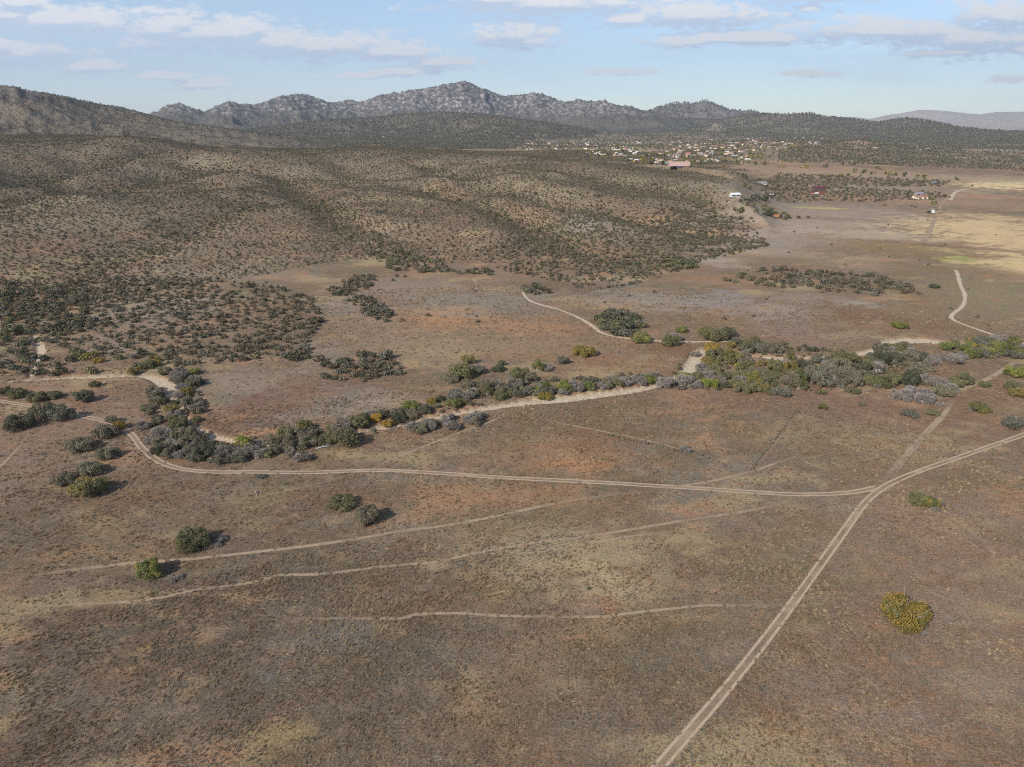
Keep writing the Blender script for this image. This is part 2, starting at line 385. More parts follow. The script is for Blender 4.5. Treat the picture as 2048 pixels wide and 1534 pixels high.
# patches (photo px x, y, half width, half height, colour, strength): grass kinds, bare soil and rubble where they lie
PATCH = [
 (250,1330,420,170,(92,78,66),.75),(150,1450,260,90,(112,96,82),.5),(620,1400,380,130,(98,84,70),.6),(1000,1460,350,90,(106,90,74),.5),
 (500,1500,140,45,(165,138,92),.55),(290,1297,60,14,(170,135,85),.6),(960,1420,60,30,(150,122,92),.5),(120,1370,130,40,(126,108,92),.55),(420,1230,200,60,(96,80,62),.5),
 (800,1290,260,60,(98,86,72),.5),(620,1290,120,40,(112,108,106),.4),(1100,1100,240,60,(160,140,108),.7),(1240,1170,170,50,(172,150,114),.7),(900,1060,200,30,(122,104,78),.4),
 (1420,1200,200,80,(122,104,86),.5),(1350,1350,200,120,(106,94,80),.5),(1700,1420,260,120,(130,110,94),.6),(1850,1100,260,120,(134,108,92),.55),(1950,1300,150,120,(132,112,96),.55),
 (1960,1380,90,40,(150,128,104),.5),(1900,1020,160,60,(140,110,92),.5),(1560,1060,160,50,(128,106,84),.4),
 (240,1060,200,50,(112,96,72),.5),(60,1080,120,60,(98,88,72),.5),(250,1010,60,30,(122,92,72),.4),(520,1000,80,25,(140,120,88),.5),(330,1000,200,40,(118,92,74),.4),(700,1000,150,40,(112,82,64),.5),
 (1000,990,220,35,(152,112,82),.7),(880,1000,80,35,(158,116,84),.5),(1120,905,220,40,(154,114,84),.6),(1150,930,60,12,(172,124,86),.5),(1180,870,160,25,(140,100,76),.5),(960,890,120,30,(112,92,66),.45),(1300,850,200,45,(110,90,68),.5),
 (1480,860,160,60,(112,92,70),.5),(1640,900,120,80,(118,98,78),.45),(1800,900,160,60,(124,100,78),.45),(1950,800,160,80,(122,92,70),.6),(1700,810,300,30,(122,92,74),.5),(1400,800,200,25,(120,88,70),.5),
 (150,870,200,70,(134,108,90),.6),(230,790,180,30,(124,94,76),.6),(60,940,120,50,(124,100,82),.4),(40,980,60,20,(132,110,90),.4),
 (560,800,200,70,(118,88,74),.8),(700,830,120,30,(122,88,72),.5),(480,765,120,28,(140,124,108),.7),(640,720,60,40,(138,122,108),.5),(520,865,60,8,(176,128,88),.8),(480,835,40,6,(166,122,84),.5),(430,800,50,20,(120,122,98),.4),
 (720,805,100,25,(140,128,114),.6),(620,830,80,20,(132,124,112),.5),(840,840,50,10,(150,104,76),.4),(690,795,30,10,(112,108,108),.4),
 (900,640,160,30,(162,120,86),.85),(1050,655,120,20,(160,118,86),.7),(820,680,150,30,(146,120,100),.6),(1000,690,200,25,(150,124,96),.55),(960,600,160,25,(134,124,112),.7),(800,580,120,30,(136,122,108),.6),(700,610,60,30,(136,126,116),.5),(1150,705,120,25,(146,112,84),.5),(1230,725,160,25,(134,100,74),.6),
 (870,620,90,8,(172,130,96),.5),(1070,620,100,15,(124,112,100),.5),(740,650,90,20,(140,118,100),.5),(1350,700,50,25,(122,88,62),.7),
 (1000,550,170,12,(140,108,88),.5),(1120,610,90,10,(138,100,80),.5),(1300,600,120,25,(146,132,120),.7),(1450,640,60,20,(134,98,68),.6),(1440,605,60,30,(138,128,126),.7),(1560,625,120,22,(146,130,122),.8),(1640,600,80,15,(146,130,118),.6),(1520,670,120,15,(122,92,68),.6),(1600,665,100,22,(140,112,100),.6),(1730,612,45,9,(168,164,152),.8),(1700,650,100,20,(122,98,72),.6),
 (1800,640,150,30,(118,88,66),.9),(1850,600,50,25,(120,88,66),.8),(1900,590,110,60,(124,106,78),.7),(1990,590,80,50,(130,116,88),.7),(1960,640,100,25,(124,104,80),.6),(1780,655,60,8,(150,112,90),.4),(1720,662,40,8,(140,108,88),.4),(1960,660,120,6,(122,92,72),.5),
 (1420,560,90,12,(150,114,86),.6),(1440,520,60,14,(160,148,132),.6),(1550,505,120,14,(160,140,120),.6),(1600,522,110,8,(112,100,72),.6),(1600,450,200,30,(156,138,122),.85),(1600,415,200,16,(132,118,106),.7),(1700,430,200,20,(156,136,124),.5),(1600,480,150,12,(150,134,122),.6),(1530,490,90,10,(150,134,124),.6),(1650,437,120,4,(122,102,88),.6),
 (1750,470,150,12,(170,150,128),.7),(1800,500,120,16,(124,100,70),.8),(1850,495,160,10,(134,112,74),.8),(1730,525,50,14,(172,140,116),.7),(1800,530,80,14,(124,102,76),.7),(1960,455,130,25,(198,170,128),.9),(2020,480,100,30,(198,168,126),.9),(1960,405,120,14,(140,113,92),.8),(1910,430,50,6,(108,84,64),.7),(1990,435,80,6,(194,164,122),.7),(1930,495,140,3,(112,88,66),.8),
 (1935,520,38,12,(146,142,80),.95),(1985,525,22,6,(150,146,86),.8),(2040,530,70,25,(198,170,126),.9),(1990,545,60,10,(130,104,76),.6),(1930,540,60,8,(122,100,74),.5),
 (2025,368,90,12,(214,188,140),1.0),(2030,366,40,4,(180,178,122),.5),(1700,350,260,8,(160,132,108),.7),(1900,355,160,8,(150,130,106),.7),(1600,338,200,7,(156,126,104),.7),(1800,378,160,8,(150,134,116),.5),(1730,398,200,5,(162,124,98),.7),(1960,392,80,5,(168,124,100),.6),(1500,397,110,6,(156,124,102),.6),(1470,428,50,5,(158,138,122),.5),(1452,444,14,3,(136,138,80),.9),(1600,418,0,0,(0,0,0),0),
 (1640,416,60,2,(176,158,92),.8),(1480,350,70,4,(172,150,104),.6),(1560,326,60,5,(158,124,98),.7),(1380,322,130,5,(162,130,104),.7),(1290,300,40,3,(190,160,124),.8),(1040,284,50,3,(182,158,126),.7),(940,278,30,3,(176,144,118),.6),(1200,314,40,3,(186,158,128),.7),(1450,300,150,12,(142,124,106),.5),(1300,290,120,10,(132,118,104),.4),(1420,276,60,4,(160,130,110),.5),
 (1950,318,90,4,(168,150,132),.7),(1860,300,60,2,(176,140,116),.7),(1990,300,60,2,(160,150,136),.6),
 (500,362,18,3,(176,158,128),.7),(220,318,60,5,(158,142,104),.7),(330,345,60,6,(150,134,108),.5),(520,325,60,8,(164,144,112),.5),(650,303,90,2,(176,152,120),.7),(960,308,16,2,(206,176,138),.9),(540,300,14,3,(184,152,118),.6),(100,405,140,20,(146,130,104),.5),(700,360,120,12,(156,138,106),.6),(900,340,90,10,(150,128,100),.6),(1080,345,60,10,(158,138,104),.6),(1250,375,90,10,(140,120,96),.4),(1170,435,50,14,(160,148,136),.7),(1240,460,60,18,(148,134,120),.6),(1120,430,60,10,(128,104,84),.4),(1000,470,50,20,(134,112,94),.4),(800,460,90,30,(130,112,94),.4),
 (400,480,200,40,(136,118,98),.5),(400,550,200,25,(142,126,108),.5),(150,620,30,10,(168,128,90),.5),(70,590,50,12,(156,116,88),.8),(20,630,30,16,(142,104,82),.8),(300,640,160,50,(140,122,106),.5),(350,610,120,20,(148,132,116),.5),(240,695,50,14,(140,122,108),.7),(430,268,24,5,(160,116,92),.7),(130,260,50,8,(146,122,104),.5),(30,200,60,10,(140,122,114),.3),
 (320,940,200,30,(120,88,72),0.3),(1450,960,150,12,(124,110,96),.4),
]
for bx, by, rx, ry, cc, st in PATCH:
    if rx == 0: continue
    c0 = cast(bx, by)
    if c0 is None: continue
    lo = cast(bx, by+ry) or c0; hi = cast(bx, max(by-ry, 266)) or c0
    r0 = math.hypot(*c0); a0 = math.atan2(*c0)
    rw = max(min(rx*r0/F*1.03, 2500), 1.5); dr = max(0.5*abs(math.hypot(*hi)-math.hypot(*lo)), 1.0)
    dr = min(dr, ry*r0*r0/H/F*1.4+3)
    m = (np.abs(GA-a0) < 1.6*rw/r0+0.01) & (np.abs(GR-r0) < 1.7*dr)
    if not m.any(): continue
    q = np.hypot((GA[m]-a0)*r0/rw, (GR[m]-r0)/dr)
    f = 1-sstep(0.35, 1.25, q + 1.0*n2[m] + 0.8*n1[m] + 0.6*n4[m])
    col[m] = mixc(col[m], C(*cc)*(1+0.16*n4[m][..., None]), f*min(1, st*1.05))
hillm = (GW == 1)
hf = sstep(0, 25, np.where(hillm, GZ, 0))
soil = mixc(np.broadcast_to(C(128, 114, 95), col.shape), np.broadcast_to(C(104, 92, 76), col.shape), sstep(-0.25, 0.25, n3+0.5*n1))
col = mixc(col, soil, hf*0.8)
far = sstep(1700, 2600, GR)*(GW != 1)
duff = np.broadcast_to(C(124, 110, 96), col.shape)
col = mixc(col, duff, far*sstep(2400, 3400, GR)*0.8)
rock = np.zeros(GX.shape)
rock = np.where(GW == 3, 0.97*sstep(120, 250, GZ+110*n3), rock)                # granite range
rock = np.where(GW == 2, 0.75*sstep(150, 235, GZ+60*n3+60*n1), rock)
rock = np.where(GW == 4, 0.3, rock)
col = mixc(col, C(116, 106, 94), (GW == 2)*0.8)
col = mixc(col, C(98, 93, 85), (GW == 5-0)*0.0)
col = mixc(col, C(98, 93, 86), (GW == 3)*0.9)
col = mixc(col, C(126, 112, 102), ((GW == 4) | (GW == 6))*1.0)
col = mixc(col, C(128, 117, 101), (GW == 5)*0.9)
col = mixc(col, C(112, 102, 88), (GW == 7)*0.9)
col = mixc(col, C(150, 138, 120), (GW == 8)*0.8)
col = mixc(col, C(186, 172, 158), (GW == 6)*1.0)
gl = col.mean(-1, keepdims=True); col = (gl + (col-gl)*0.95)*np.array([0.985, 0.98, 0.91])
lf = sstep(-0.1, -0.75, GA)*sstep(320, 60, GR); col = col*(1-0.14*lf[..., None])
sand = C(196, 176, 148)
col = mixc(col, sand, CUT**4*0.8)
nR, nA = GX.shape
idx = np.arange(nR*nA).reshape(nR, nA)
quads = np.stack([idx[:-1, :-1], idx[1:, :-1], idx[1:, 1:], idx[:-1, 1:]], -1).reshape(-1, 4)[:, ::-1]
quads = quads[:, ::-1]
fw = GW.ravel()[quads[:, 0]]

# ---- ground materials
def ground_mat(name, bump=True):
    m = bpy.data.materials.new(name); m.use_nodes = True; t = NT(m.node_tree); t.n.clear()
    out = t.node('ShaderNodeOutputMaterial'); b = t.node('ShaderNodeBsdfPrincipled'); b.inputs['Roughness'].default_value = 0.95
    b.inputs['Specular IOR Level'].default_value = 0.1
    a = t.node('ShaderNodeAttribute', attribute_name='Col'); geo = t.node('ShaderNodeNewGeometry'); P = geo.outputs['Position']
    c = a.outputs['Color']
    # grassy mottling, from tussocks a hand wide to drifts tens of metres long
    big = t.noise(t.vscale(P, (1, 1.5, 1)), 0.05, 6, 0.65, 0.6)
    med = t.noise(P, 0.42, 5, 0.7, 0.5); fin = t.noise(P, 2.2, 5, 0.72); fin2 = t.noise(P, 5.5, 3, 0.75)
    c = t.mix(t.ramp(big, 0.38, 0.62, 0, 0.38), c, t.mix(0.55, c, lin((112, 108, 101))))
    c = t.mix(t.ramp(med, 0.5, 0.72, 0, 0.5), c, t.mix(0.6, c, lin((176, 150, 116))))
    c = t.mix(t.ramp(med, 0.47, 0.30, 0, 0.55), c, t.mix(0.6, c, lin((84, 72, 52))))
    rn = t.noise(P, 0.16, 5, 0.7, 0.8)
    c = t.mix(t.ramp(rn, 0.56, 0.72, 0, 0.45), c, t.mix(0.6, c, lin((156, 96, 68))))
    v = t.math('MULTIPLY', t.ramp(fin, 0.3, 0.7, 0.5, 1.5), t.ramp(fin2, 0.3, 0.7, 0.62, 1.38))
    vv = t.node('ShaderNodeVectorMath', operation='SCALE'); t.l.new(c, vv.inputs[0]); t.l.new(v, vv.inputs['Scale'])
    c = vv.outputs[0]
    # bleached lodged stems: short pale wisps lying roughly east-west in drifts
    st = t.noise(t.vscale(P, (0.55, 2.6, 1)), 1.6, 3, 0.6, 0.5)
    dr = t.noise(P, 0.07, 3, 0.6)
    wm = t.math('MULTIPLY', t.ramp(st, 0.62, 0.73), t.ramp(dr, 0.46, 0.6))
    c = t.mix(t.math('MULTIPLY', wm, 0.75), c, lin((172, 168, 164)))
    # small bare spots
    vo = t.node('ShaderNodeTexVoronoi'); t.l.new(P, vo.inputs['Vector']); vo.inputs['Scale'].default_value = 0.28
    sp = t.math('MULTIPLY', t.ramp(t.math('ADD', vo.outputs['Distance'], t.math('MULTIPLY', fin, 0.25)), 0.30, 0.20), t.ramp(t.noise(P, 0.045, 3, 0.6), 0.54, 0.62))
    c = t.mix(t.math('MULTIPLY', sp, 0.55), c, lin((182, 142, 112)))
    t.l.new(c, b.inputs['Base Color'])
    bp = t.node('ShaderNodeBump'); bp.inputs['Strength'].default_value = 0.9; bp.inputs['Distance'].default_value = 0.28
    t.l.new(t.math('ADD', t.math('MULTIPLY', fin, 1.0), t.math('MULTIPLY', med, 1.1)), bp.inputs['Height'])
    t.l.new(bp.outputs[0], b.inputs['Normal'])
    t.l.new(b.outputs[0], out.inputs[0])
    return m
def mountain_mat(name):
    m = bpy.data.materials.new(name); m.use_nodes = True; t = NT(m.node_tree); t.n.clear()
    out = t.node('ShaderNodeOutputMaterial'); b = t.node('ShaderNodeBsdfPrincipled'); b.inputs['Roughness'].default_value = 0.95
    b.inputs['Specular IOR Level'].default_value = 0.1
    a = t.node('ShaderNodeAttribute', attribute_name='Col'); rk = t.node('ShaderNodeAttribute', attribute_name='Rock')
    geo = t.node('ShaderNodeNewGeometry'); P = geo.outputs['Position']
    n = t.noise(P, 0.012, 6, 0.7, 0.3); n2 = t.noise(P, 0.05, 4, 0.75)
    vo = t.node('ShaderNodeTexVoronoi'); t.l.new(P, vo.inputs['Vector']); vo.inputs['Scale'].default_value = 0.026; vo.inputs['Randomness'].default_value = 1.0
    c = a.outputs['Color']
    c = t.mix(t.ramp(n, 0.35, 0.65), t.mix(0.5, c, lin((84, 82, 76))), c)
    rc = t.mix(t.ramp(vo.outputs['Distance'], 0.05, 0.65), lin((182, 172, 166)), lin((98, 93, 90)))
    brush = t.ramp(t.math('ADD', n2, t.math('MULTIPLY', t.math('SUBTRACT', n, 0.5), 0.8)), 0.50, 0.60)
    rc = t.mix(t.math('MULTIPLY', brush, 0.8), rc, lin((66, 72, 66)))
    c = t.mix(rk.outputs['Fac'], c, rc)
    t.l.new(c, b.inputs['Base Color'])
    bp = t.node('ShaderNodeBump'); bp.inputs['Strength'].default_value = 0.8; bp.inputs['Distance'].default_value = 26.0
    t.l.new(t.math('ADD', n2, t.math('MULTIPLY', vo.outputs['Distance'], -0.6)), bp.inputs['Height']); t.l.new(bp.outputs[0], b.inputs['Normal'])
    t.l.new(b.outputs[0], out.inputs[0]); return m
M_G = ground_mat('dry_grassland'); M_M = mountain_mat('granite_and_scrub')
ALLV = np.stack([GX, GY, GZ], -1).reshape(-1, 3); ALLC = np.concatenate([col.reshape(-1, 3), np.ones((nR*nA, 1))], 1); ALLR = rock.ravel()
def sub(name, mask, mat):
    q = quads[mask]; used, inv = np.unique(q, return_inverse=True)
    me = mesh_np(name, ALLV[used], inv.reshape(q.shape), [mat], None, True, {'Col': ('FLOAT_COLOR', ALLC[used]), 'Rock': ('FLOAT', ALLR[used])})
    return tag(link(name, me), kind='structure')
sub('ground', fw == 0, M_G)
sub('hills', fw == 1, M_G)
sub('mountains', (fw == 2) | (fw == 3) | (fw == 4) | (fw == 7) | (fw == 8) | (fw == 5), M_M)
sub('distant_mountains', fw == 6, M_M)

# ------------------------------------------------------------------ tracks, trails and wash beds
def track_mat(name, cA, cB, kind):
    m = bpy.data.materials.new(name); m.use_nodes = True; t = NT(m.node_tree); t.n.clear()
    out = t.node('ShaderNodeOutputMaterial'); b = t.node('ShaderNodeBsdfPrincipled'); b.inputs['Roughness'].default_value = 0.95
    b.inputs['Specular IOR Level'].default_value = 0.1
    ac = t.math('ABSOLUTE', t.node('ShaderNodeAttribute', attribute_name='across').outputs['Fac'])
    P = t.node('ShaderNodeNewGeometry').outputs['Position']
    ef = t.node('ShaderNodeAttribute', attribute_name='ends').outputs['Fac']
    n = t.noise(P, 0.9, 5, 0.7); nb = t.noise(P, 0.12, 4, 0.6); nf = t.noise(P, 5.0, 3, 0.7)
    e = t.math('MULTIPLY', t.math('SUBTRACT', n, 0.5), 1.0)
    if kind == 'two':                        # two wheel ruts with a grassy crown between
        rut = t.math('SUBTRACT', 1.0, t.math('MULTIPLY', t.math('ABSOLUTE', t.math('SUBTRACT', ac, 0.52)), 3.4))
        a = t.ramp(t.math('ADD', rut, e), 0.0, 0.55, 0, 1)
        ctr = t.math('MULTIPLY', t.ramp(ac, 0.62, 0.45), t.ramp(t.math('ADD', nb, t.math('MULTIPLY', e, 0.5)), 0.36, 0.66, 0.08, 0.85))
        a = t.math('MAXIMUM', a, ctr)
    elif kind == 'sand':
        a = t.ramp(t.math('ADD', ac, t.math('MULTIPLY', e, 1.1)), 1.0, 0.62, 0, 1)
    else:
        br = t.ramp(nb, 0.30, 0.52, 0.45, 1.0)
        a = t.math('MULTIPLY', t.ramp(t.math('ADD', t.math('SUBTRACT', 1.0, ac), e), 0.02, 0.5, 0, 0.86), br)
    if kind == 'faint': a = t.math('MULTIPLY', a, 0.5)
    a = t.math('MULTIPLY', a, t.ramp(ef, 0.0, 1.0))
    c = t.mix(t.ramp(n, 0.35, 0.65), cA, cB)
    sc = t.node('ShaderNodeVectorMath', operation='SCALE'); t.l.new(c, sc.inputs[0]); t.l.new(t.ramp(nf, 0.2, 0.8, 0.8, 1.2), sc.inputs['Scale'])
    t.l.new(sc.outputs[0], b.inputs['Base Color'])
    bp = t.node('ShaderNodeBump'); bp.inputs['Strength'].default_value = 0.5; bp.inputs['Distance'].default_value = 0.08
    t.l.new(n, bp.inputs['Height']); t.l.new(bp.outputs[0], b.inputs['Normal'])
    tr = t.node('ShaderNodeBsdfTransparent'); mx = t.node('ShaderNodeMixShader')
    t.put(mx.inputs[0], a); t.l.new(tr.outputs[0], mx.inputs[1]); t.l.new(b.outputs[0], mx.inputs[2]); t.l.new(mx.outputs[0], out.inputs[0])
    return m
M_TWO = track_mat('packed_two_track', lin((176, 154, 130)), lin((156, 134, 110)), 'two')
M_TRAIL = track_mat('worn_trail', lin((168, 146, 122)), lin((150, 128, 104)), 'trail')
M_SAND = track_mat('wash_sand', lin((188, 172, 150)), lin((158, 138, 114)), 'sand')
M_FAINT = track_mat('faint_trail', lin((172, 148, 122)), lin((150, 126, 102)), 'faint')
def ribbon(name, line, hw, lift, mat, n=7):
    L = np.asarray(line); T = np.gradient(L, axis=0); T /= np.linalg.norm(T, axis=1)[:, None]+1e-9
    N = np.stack([T[:, 1], -T[:, 0]], 1); hw = np.broadcast_to(np.asarray(hw, float), len(L))
    ac = np.linspace(-1, 1, n)
    P = L[:, None, :] + N[:, None, :]*(hw[:, None, None]*ac[None, :, None])
    Z = zat(P[..., 0].ravel(), P[..., 1].ravel()).reshape(len(L), n)
    if mat is M_SAND: Z = np.broadcast_to(Z.min(1)[:, None], Z.shape)
    V = np.concatenate([P, (Z+lift)[..., None]], -1).reshape(-1, 3)
    ii = np.arange(len(L)*n).reshape(len(L), n)
    Q = np.stack([ii[:-1, :-1], ii[:-1, 1:], ii[1:, 1:], ii[1:, :-1]], -1).reshape(-1, 4)
    me = mesh_np(name, V, Q[:, ::-1], [mat], None, True, {'across': ('FLOAT', np.broadcast_to(ac, (len(L), n))), 'ends': ('FLOAT', np.repeat(np.clip(np.minimum(np.arange(len(L)), np.arange(len(L))[::-1])/(max(3, min(len(L)*0.2, 12)) if mat in (M_TRAIL, M_FAINT) else 0.5), 0, 1), n))})
    if me.polygons[0].normal.z < 0: me.flip_normals()
    return tag(link(name, me), kind='structure')
for nm, L, hw in WASHLINES: ribbon(nm, L, hw*1.0, 0.06, M_SAND, 9)
def path(name, P, hw, mat, lift=0.03, step=2.0):
    L = densify(castl(P), step); q_ = np.arange(len(L))*step
    return ribbon(name, L, hw*(1+0.5*fbm(q_/17, q_*0+P[0][0]*0.1, 3, 133)).clip(0.5, 1.5) if mat is not M_TWO else hw*(1+0.15*fbm(q_/25, q_*0, 2, 134)), lift, mat)
path('dirt_road', [(-70,788),(0,802),(60,812),(130,826),(200,840),(240,852),(264,870),(285,897),(322,925),(370,939),(430,944),(500,944),(620,945),(735,941),(800,942),(900,948),(1000,955),(1100,960),(1200,965),(1300,971),(1400,977),(1500,984),(1600,989),(1690,986),(1735,979),(1765,972)], 1.3, M_TWO, 0.04)
path('dirt_road', [(2700,640),(2400,730),(2150,828),(2048,869),(1980,893),(1900,921),(1850,938),(1800,958),(1762,978),(1728,1008),(1690,1060),(1640,1130),(1590,1200),(1530,1280),(1460,1368),(1395,1445),(1330,1520),(1270,1590)], 1.25, M_TWO, 0.045)
path('dirt_road', [(1908,539),(1914,545),(1921,570),(1930,592),(1925,612),(1904,630),(1909,641),(1950,657),(2000,674)], 1.25, M_SAND, 0.04)
path('dirt_road', [(1045,583),(1052,595),(1070,606),(1120,620),(1160,637),(1185,652),(1200,664),(1235,674),(1300,681),(1385,684),(1470,682)], 1.15, M_SAND, 0.04)
path('dirt_road', [(1845,488),(1862,455),(1875,425),(1890,400),(1908,386),(1935,378)], 2.2, M_TRAIL, 0.08)
path('dirt_road', [(1900,400),(1908,387),(1920,381),(1938,377)], 3.2, M_SAND, 0.12)
path('dirt_road', [(1430,408),(1470,398),(1500,385),(1540,366),(1600,370),(1640,374)], 3.2, M_SAND, 0.2)
path('dirt_road', [(1640,383),(1600,384),(1540,378)], 2.6, M_SAND, 0.2)
path('dirt_road', [(2048,712),(1990,750),(1950,768),(1910,783),(1870,800),(1840,816)], 1.3, M_TRAIL, 0.04)
path('dirt_road', [(1765,970),(1800,925),(1850,868),(1890,826),(1910,790)], 1.3, M_TRAIL, 0.035)
TR = [[(-60,1165),(0,1160),(100,1146),(180,1136),(270,1126),(370,1119),(450,1111),(600,1094),(700,1080),(800,1063),(900,1050),(1000,1031),(1100,1009),(1200,993),(1300,979)],
 [(-60,1218),(60,1214),(220,1206),(300,1199),(400,1179),(500,1166),(560,1151),(650,1148),(760,1134),(870,1124),(950,1107),(1080,1084),(1200,1069),(1340,1046),(1500,1021),(1640,991)],
 [(980,1108),(1060,1106),(1150,1094),(1240,1076),(1370,1061)], [(520,1240),(640,1237),(800,1237),(830,1229),(920,1227),(1010,1232),(1190,1234),(1240,1229),(1390,1213),(1440,1211),(1560,1212),(1665,1213)],
 [(1860,1214),(1950,1217),(2100,1224)], [(735,942),(800,913),(900,873),(960,851),(1040,821)], [(480,1003),(560,985),(640,966),(735,942)], [(-20,950),(20,915),(60,868)], [(50,990),(105,960),(150,938)], [(44,920),(75,962)],
 [(1300,978),(1405,966),(1500,944),(1545,929),(1605,911)], [(1500,944),(1545,890),(1590,822)], [(190,1180),(245,1206)], [(700,1063),(800,1058)], [(1150,590),(1200,605),(1260,618),(1330,622),(1400,624)], [(1395,640),(1410,610),(1440,580)], [(70,640),(64,620),(90,560)],
 [(160,760),(210,720),(255,690)], [(930,562),(945,558),(955,568)], [(1060,836),(1180,858),(1330,890),(1460,935)], [(1930,700),(1990,704),(2048,708)]]
TW = [0.75,0.62,0.45,0.52,0.35,0.55,0.5,0.5,0.5,0.4,0.6,0.9,0.3,0.4,1.3,1.0,1.2,0.9,1.6,0.5,0.5]
for i, (P, hwid) in enumerate(zip(TR, TW)): path('footpath', P, hwid, M_FAINT if i in (4, 6, 8, 9, 11, 12, 13, 14, 15, 16, 17) else M_TRAIL, 0.05)

# ------------------------------------------------------------------ vegetation
def leaf_mat(name, A, B, C_=None, gain=1.0):
    m = bpy.data.materials.new(name); m.use_nodes = True; t = NT(m.node_tree); t.n.clear()
    out = t.node('ShaderNodeOutputMaterial'); b = t.node('ShaderNodeBsdfPrincipled'); b.inputs['Roughness'].default_value = 0.75
    b.inputs['Specular IOR Level'].default_value = 0.15
    ti = t.node('ShaderNodeAttribute', attribute_name='tint').outputs['Fac']
    oi = t.node('ShaderNodeObjectInfo').outputs['Random']
    c = t.mix(t.ramp(ti, 0.15, 0.85), lin(A), lin(B))
    if C_: c = t.mix(t.ramp(t.math('ADD', ti, t.math('MULTIPLY', oi, 0.3)), 0.80, 0.95), c, lin(C_))
    c = t.mix(t.math('MULTIPLY', t.math('FRACT', t.math('MULTIPLY', oi, 7.31)), 0.35), c, lin((112, 104, 84)))
    sc = t.node('ShaderNodeVectorMath', operation='SCALE'); t.l.new(c, sc.inputs[0])
    t.l.new(t.math('MULTIPLY', t.ramp(t.math('FRACT', t.math('MULTIPLY', ti, 13.7)), 0, 1, 0.6*gain, 1.4*gain), t.ramp(oi, 0, 1, 0.82, 1.18)), sc.inputs['Scale'])
    t.l.new(sc.outputs[0], b.inputs['Base Color']); t.l.new(b.outputs[0], out.inputs[0]); return m
def plain(name, c, rough=0.8, metal=0.0, var=0.12, scale=3.0):
    m = bpy.data.materials.new(name); m.use_nodes = True; t = NT(m.node_tree)
    b = m.node_tree.nodes['Principled BSDF']; b.inputs['Roughness'].default_value = rough; b.inputs['Metallic'].default_value = metal
    P = t.node('ShaderNodeTexCoord').outputs['Object']
    n = t.noise(P, scale, 4, 0.6); c1 = tuple(v*(1-var*2) for v in lin(c)); c2 = tuple(min(v*(1+var*2), 1) for v in lin(c))
    t.l.new(t.mix(n, c1, c2), b.inputs['Base Color']); return m
LEAF = {
 'green': leaf_mat('green_leaves', (88, 98, 46), (116, 122, 58), (132, 124, 58)),
 'olive': leaf_mat('olive_leaves', (84, 86, 56), (112, 108, 72)),
 'dark': leaf_mat('dark_leaves', (62, 66, 50), (88, 88, 66)),
 'yellow': leaf_mat('yellow_leaves', (134, 116, 50), (180, 146, 56), (188, 130, 52)),
 'golden': leaf_mat('golden_leaves', (104, 102, 52), (156, 124, 56), (98, 102, 52)),
 'brown': leaf_mat('brown_leaves', (106, 98, 78), (138, 126, 106), (88, 92, 62)),
 'bare': leaf_mat('bare_twigs', (132, 122, 115), (164, 153, 146), (112, 104, 90)),
 'mixed': leaf_mat('turning_leaves', (84, 92, 54), (122, 112, 64), (170, 138, 58)),
 'sage': leaf_mat('grey_green_scrub', (84, 83, 71), (112, 108, 94)),
  'scrubby': leaf_mat('olive_brown_scrub', (82, 74, 58), (108, 97, 76)),
 'juniper': leaf_mat('juniper_foliage', (84, 85, 70), (112, 110, 92)),
}
M_BARK = plain('grey_bark', (128, 118, 110)); M_PALE = plain('bleached_branches', (170, 164, 162))
def crown_arrays(seed, nl, n, leaf, hs=0.8, twig=False, spread=0.62, lr=(0.30, 0.48)):
    g = np.random.default_rng(seed); lob = []
    for i in range(nl):
        a = g.uniform(0, 2*math.pi); rr = spread*math.sqrt(g.uniform(0.02, 1)); zz = math.sqrt(max(0, 1-(rr/0.95)**2))
        R = g.uniform(*lr); lob.append((rr*math.cos(a), rr*math.sin(a), hs*(0.22+g.uniform(0.12, 0.72)*zz), R))
    lob = np.array(lob); V = []; tint = []; lt = g.uniform(0, 1, nl)
    k = g.choice(nl, n*2, p=lob[:, 3]**2/np.sum(lob[:, 3]**2))
    d = g.normal(size=(n*2, 3)); d[:, 2] = d[:, 2]*0.9+0.25; d /= np.linalg.norm(d, axis=1)[:, None]
    bumpy = 0.74+0.34*g.random(n*2)**0.7
    p = lob[k, :3] + d*(lob[k, 3]*bumpy)[:, None]*np.array([1, 1, 0.9])
    ok = p[:, 2] > 0.02
    for L in lob:
        ins = np.linalg.norm((p-L[:3])/np.array([1, 1, 0.9]), axis=1) < L[3]*0.62; ok &= ~ins
    p = p[ok][:n]; d = d[ok][:n]; k = k[ok][:n]; m = len(p)
    if twig:
        up = d*0.8 + g.normal(size=(m, 3))*0.45 + np.array([0, 0, 0.35]); up /= np.linalg.norm(up, axis=1)[:, None]
        s = np.cross(up, g.normal(size=(m, 3))); s /= np.linalg.norm(s, axis=1)[:, None]
        a = up*(leaf*g.uniform(1.3, 3.0, m))[:, None]; b = s*(leaf*g.uniform(0.14, 0.26, m))[:, None]
    else:
        nn = d*0.7 + g.normal(size=(m, 3))*0.55; nn /= np.linalg.norm(nn, axis=1)[:, None]
        a = np.cross(nn, g.normal(size=(m, 3))); a /= np.linalg.norm(a, axis=1)[:, None]; b = np.cross(nn, a)
        sz = leaf*g.uniform(0.55, 1.25, m); a = a*sz[:, None]; b = b*(sz*g.uniform(0.5, 0.9, m))[:, None]
    V = np.stack([p-a-b*0.6, p+a*0.2-b, p+a+b*0.5, p-a*0.3+b], 1).reshape(-1, 3)
    tn = np.clip(0.68*lt[k]+0.32*g.random(m), 0, 0.999)
    V[:, 2] = np.maximum(V[:, 2], 0.0)
    return V, np.arange(m*4).reshape(m, 4), np.repeat(tn, 4), lob
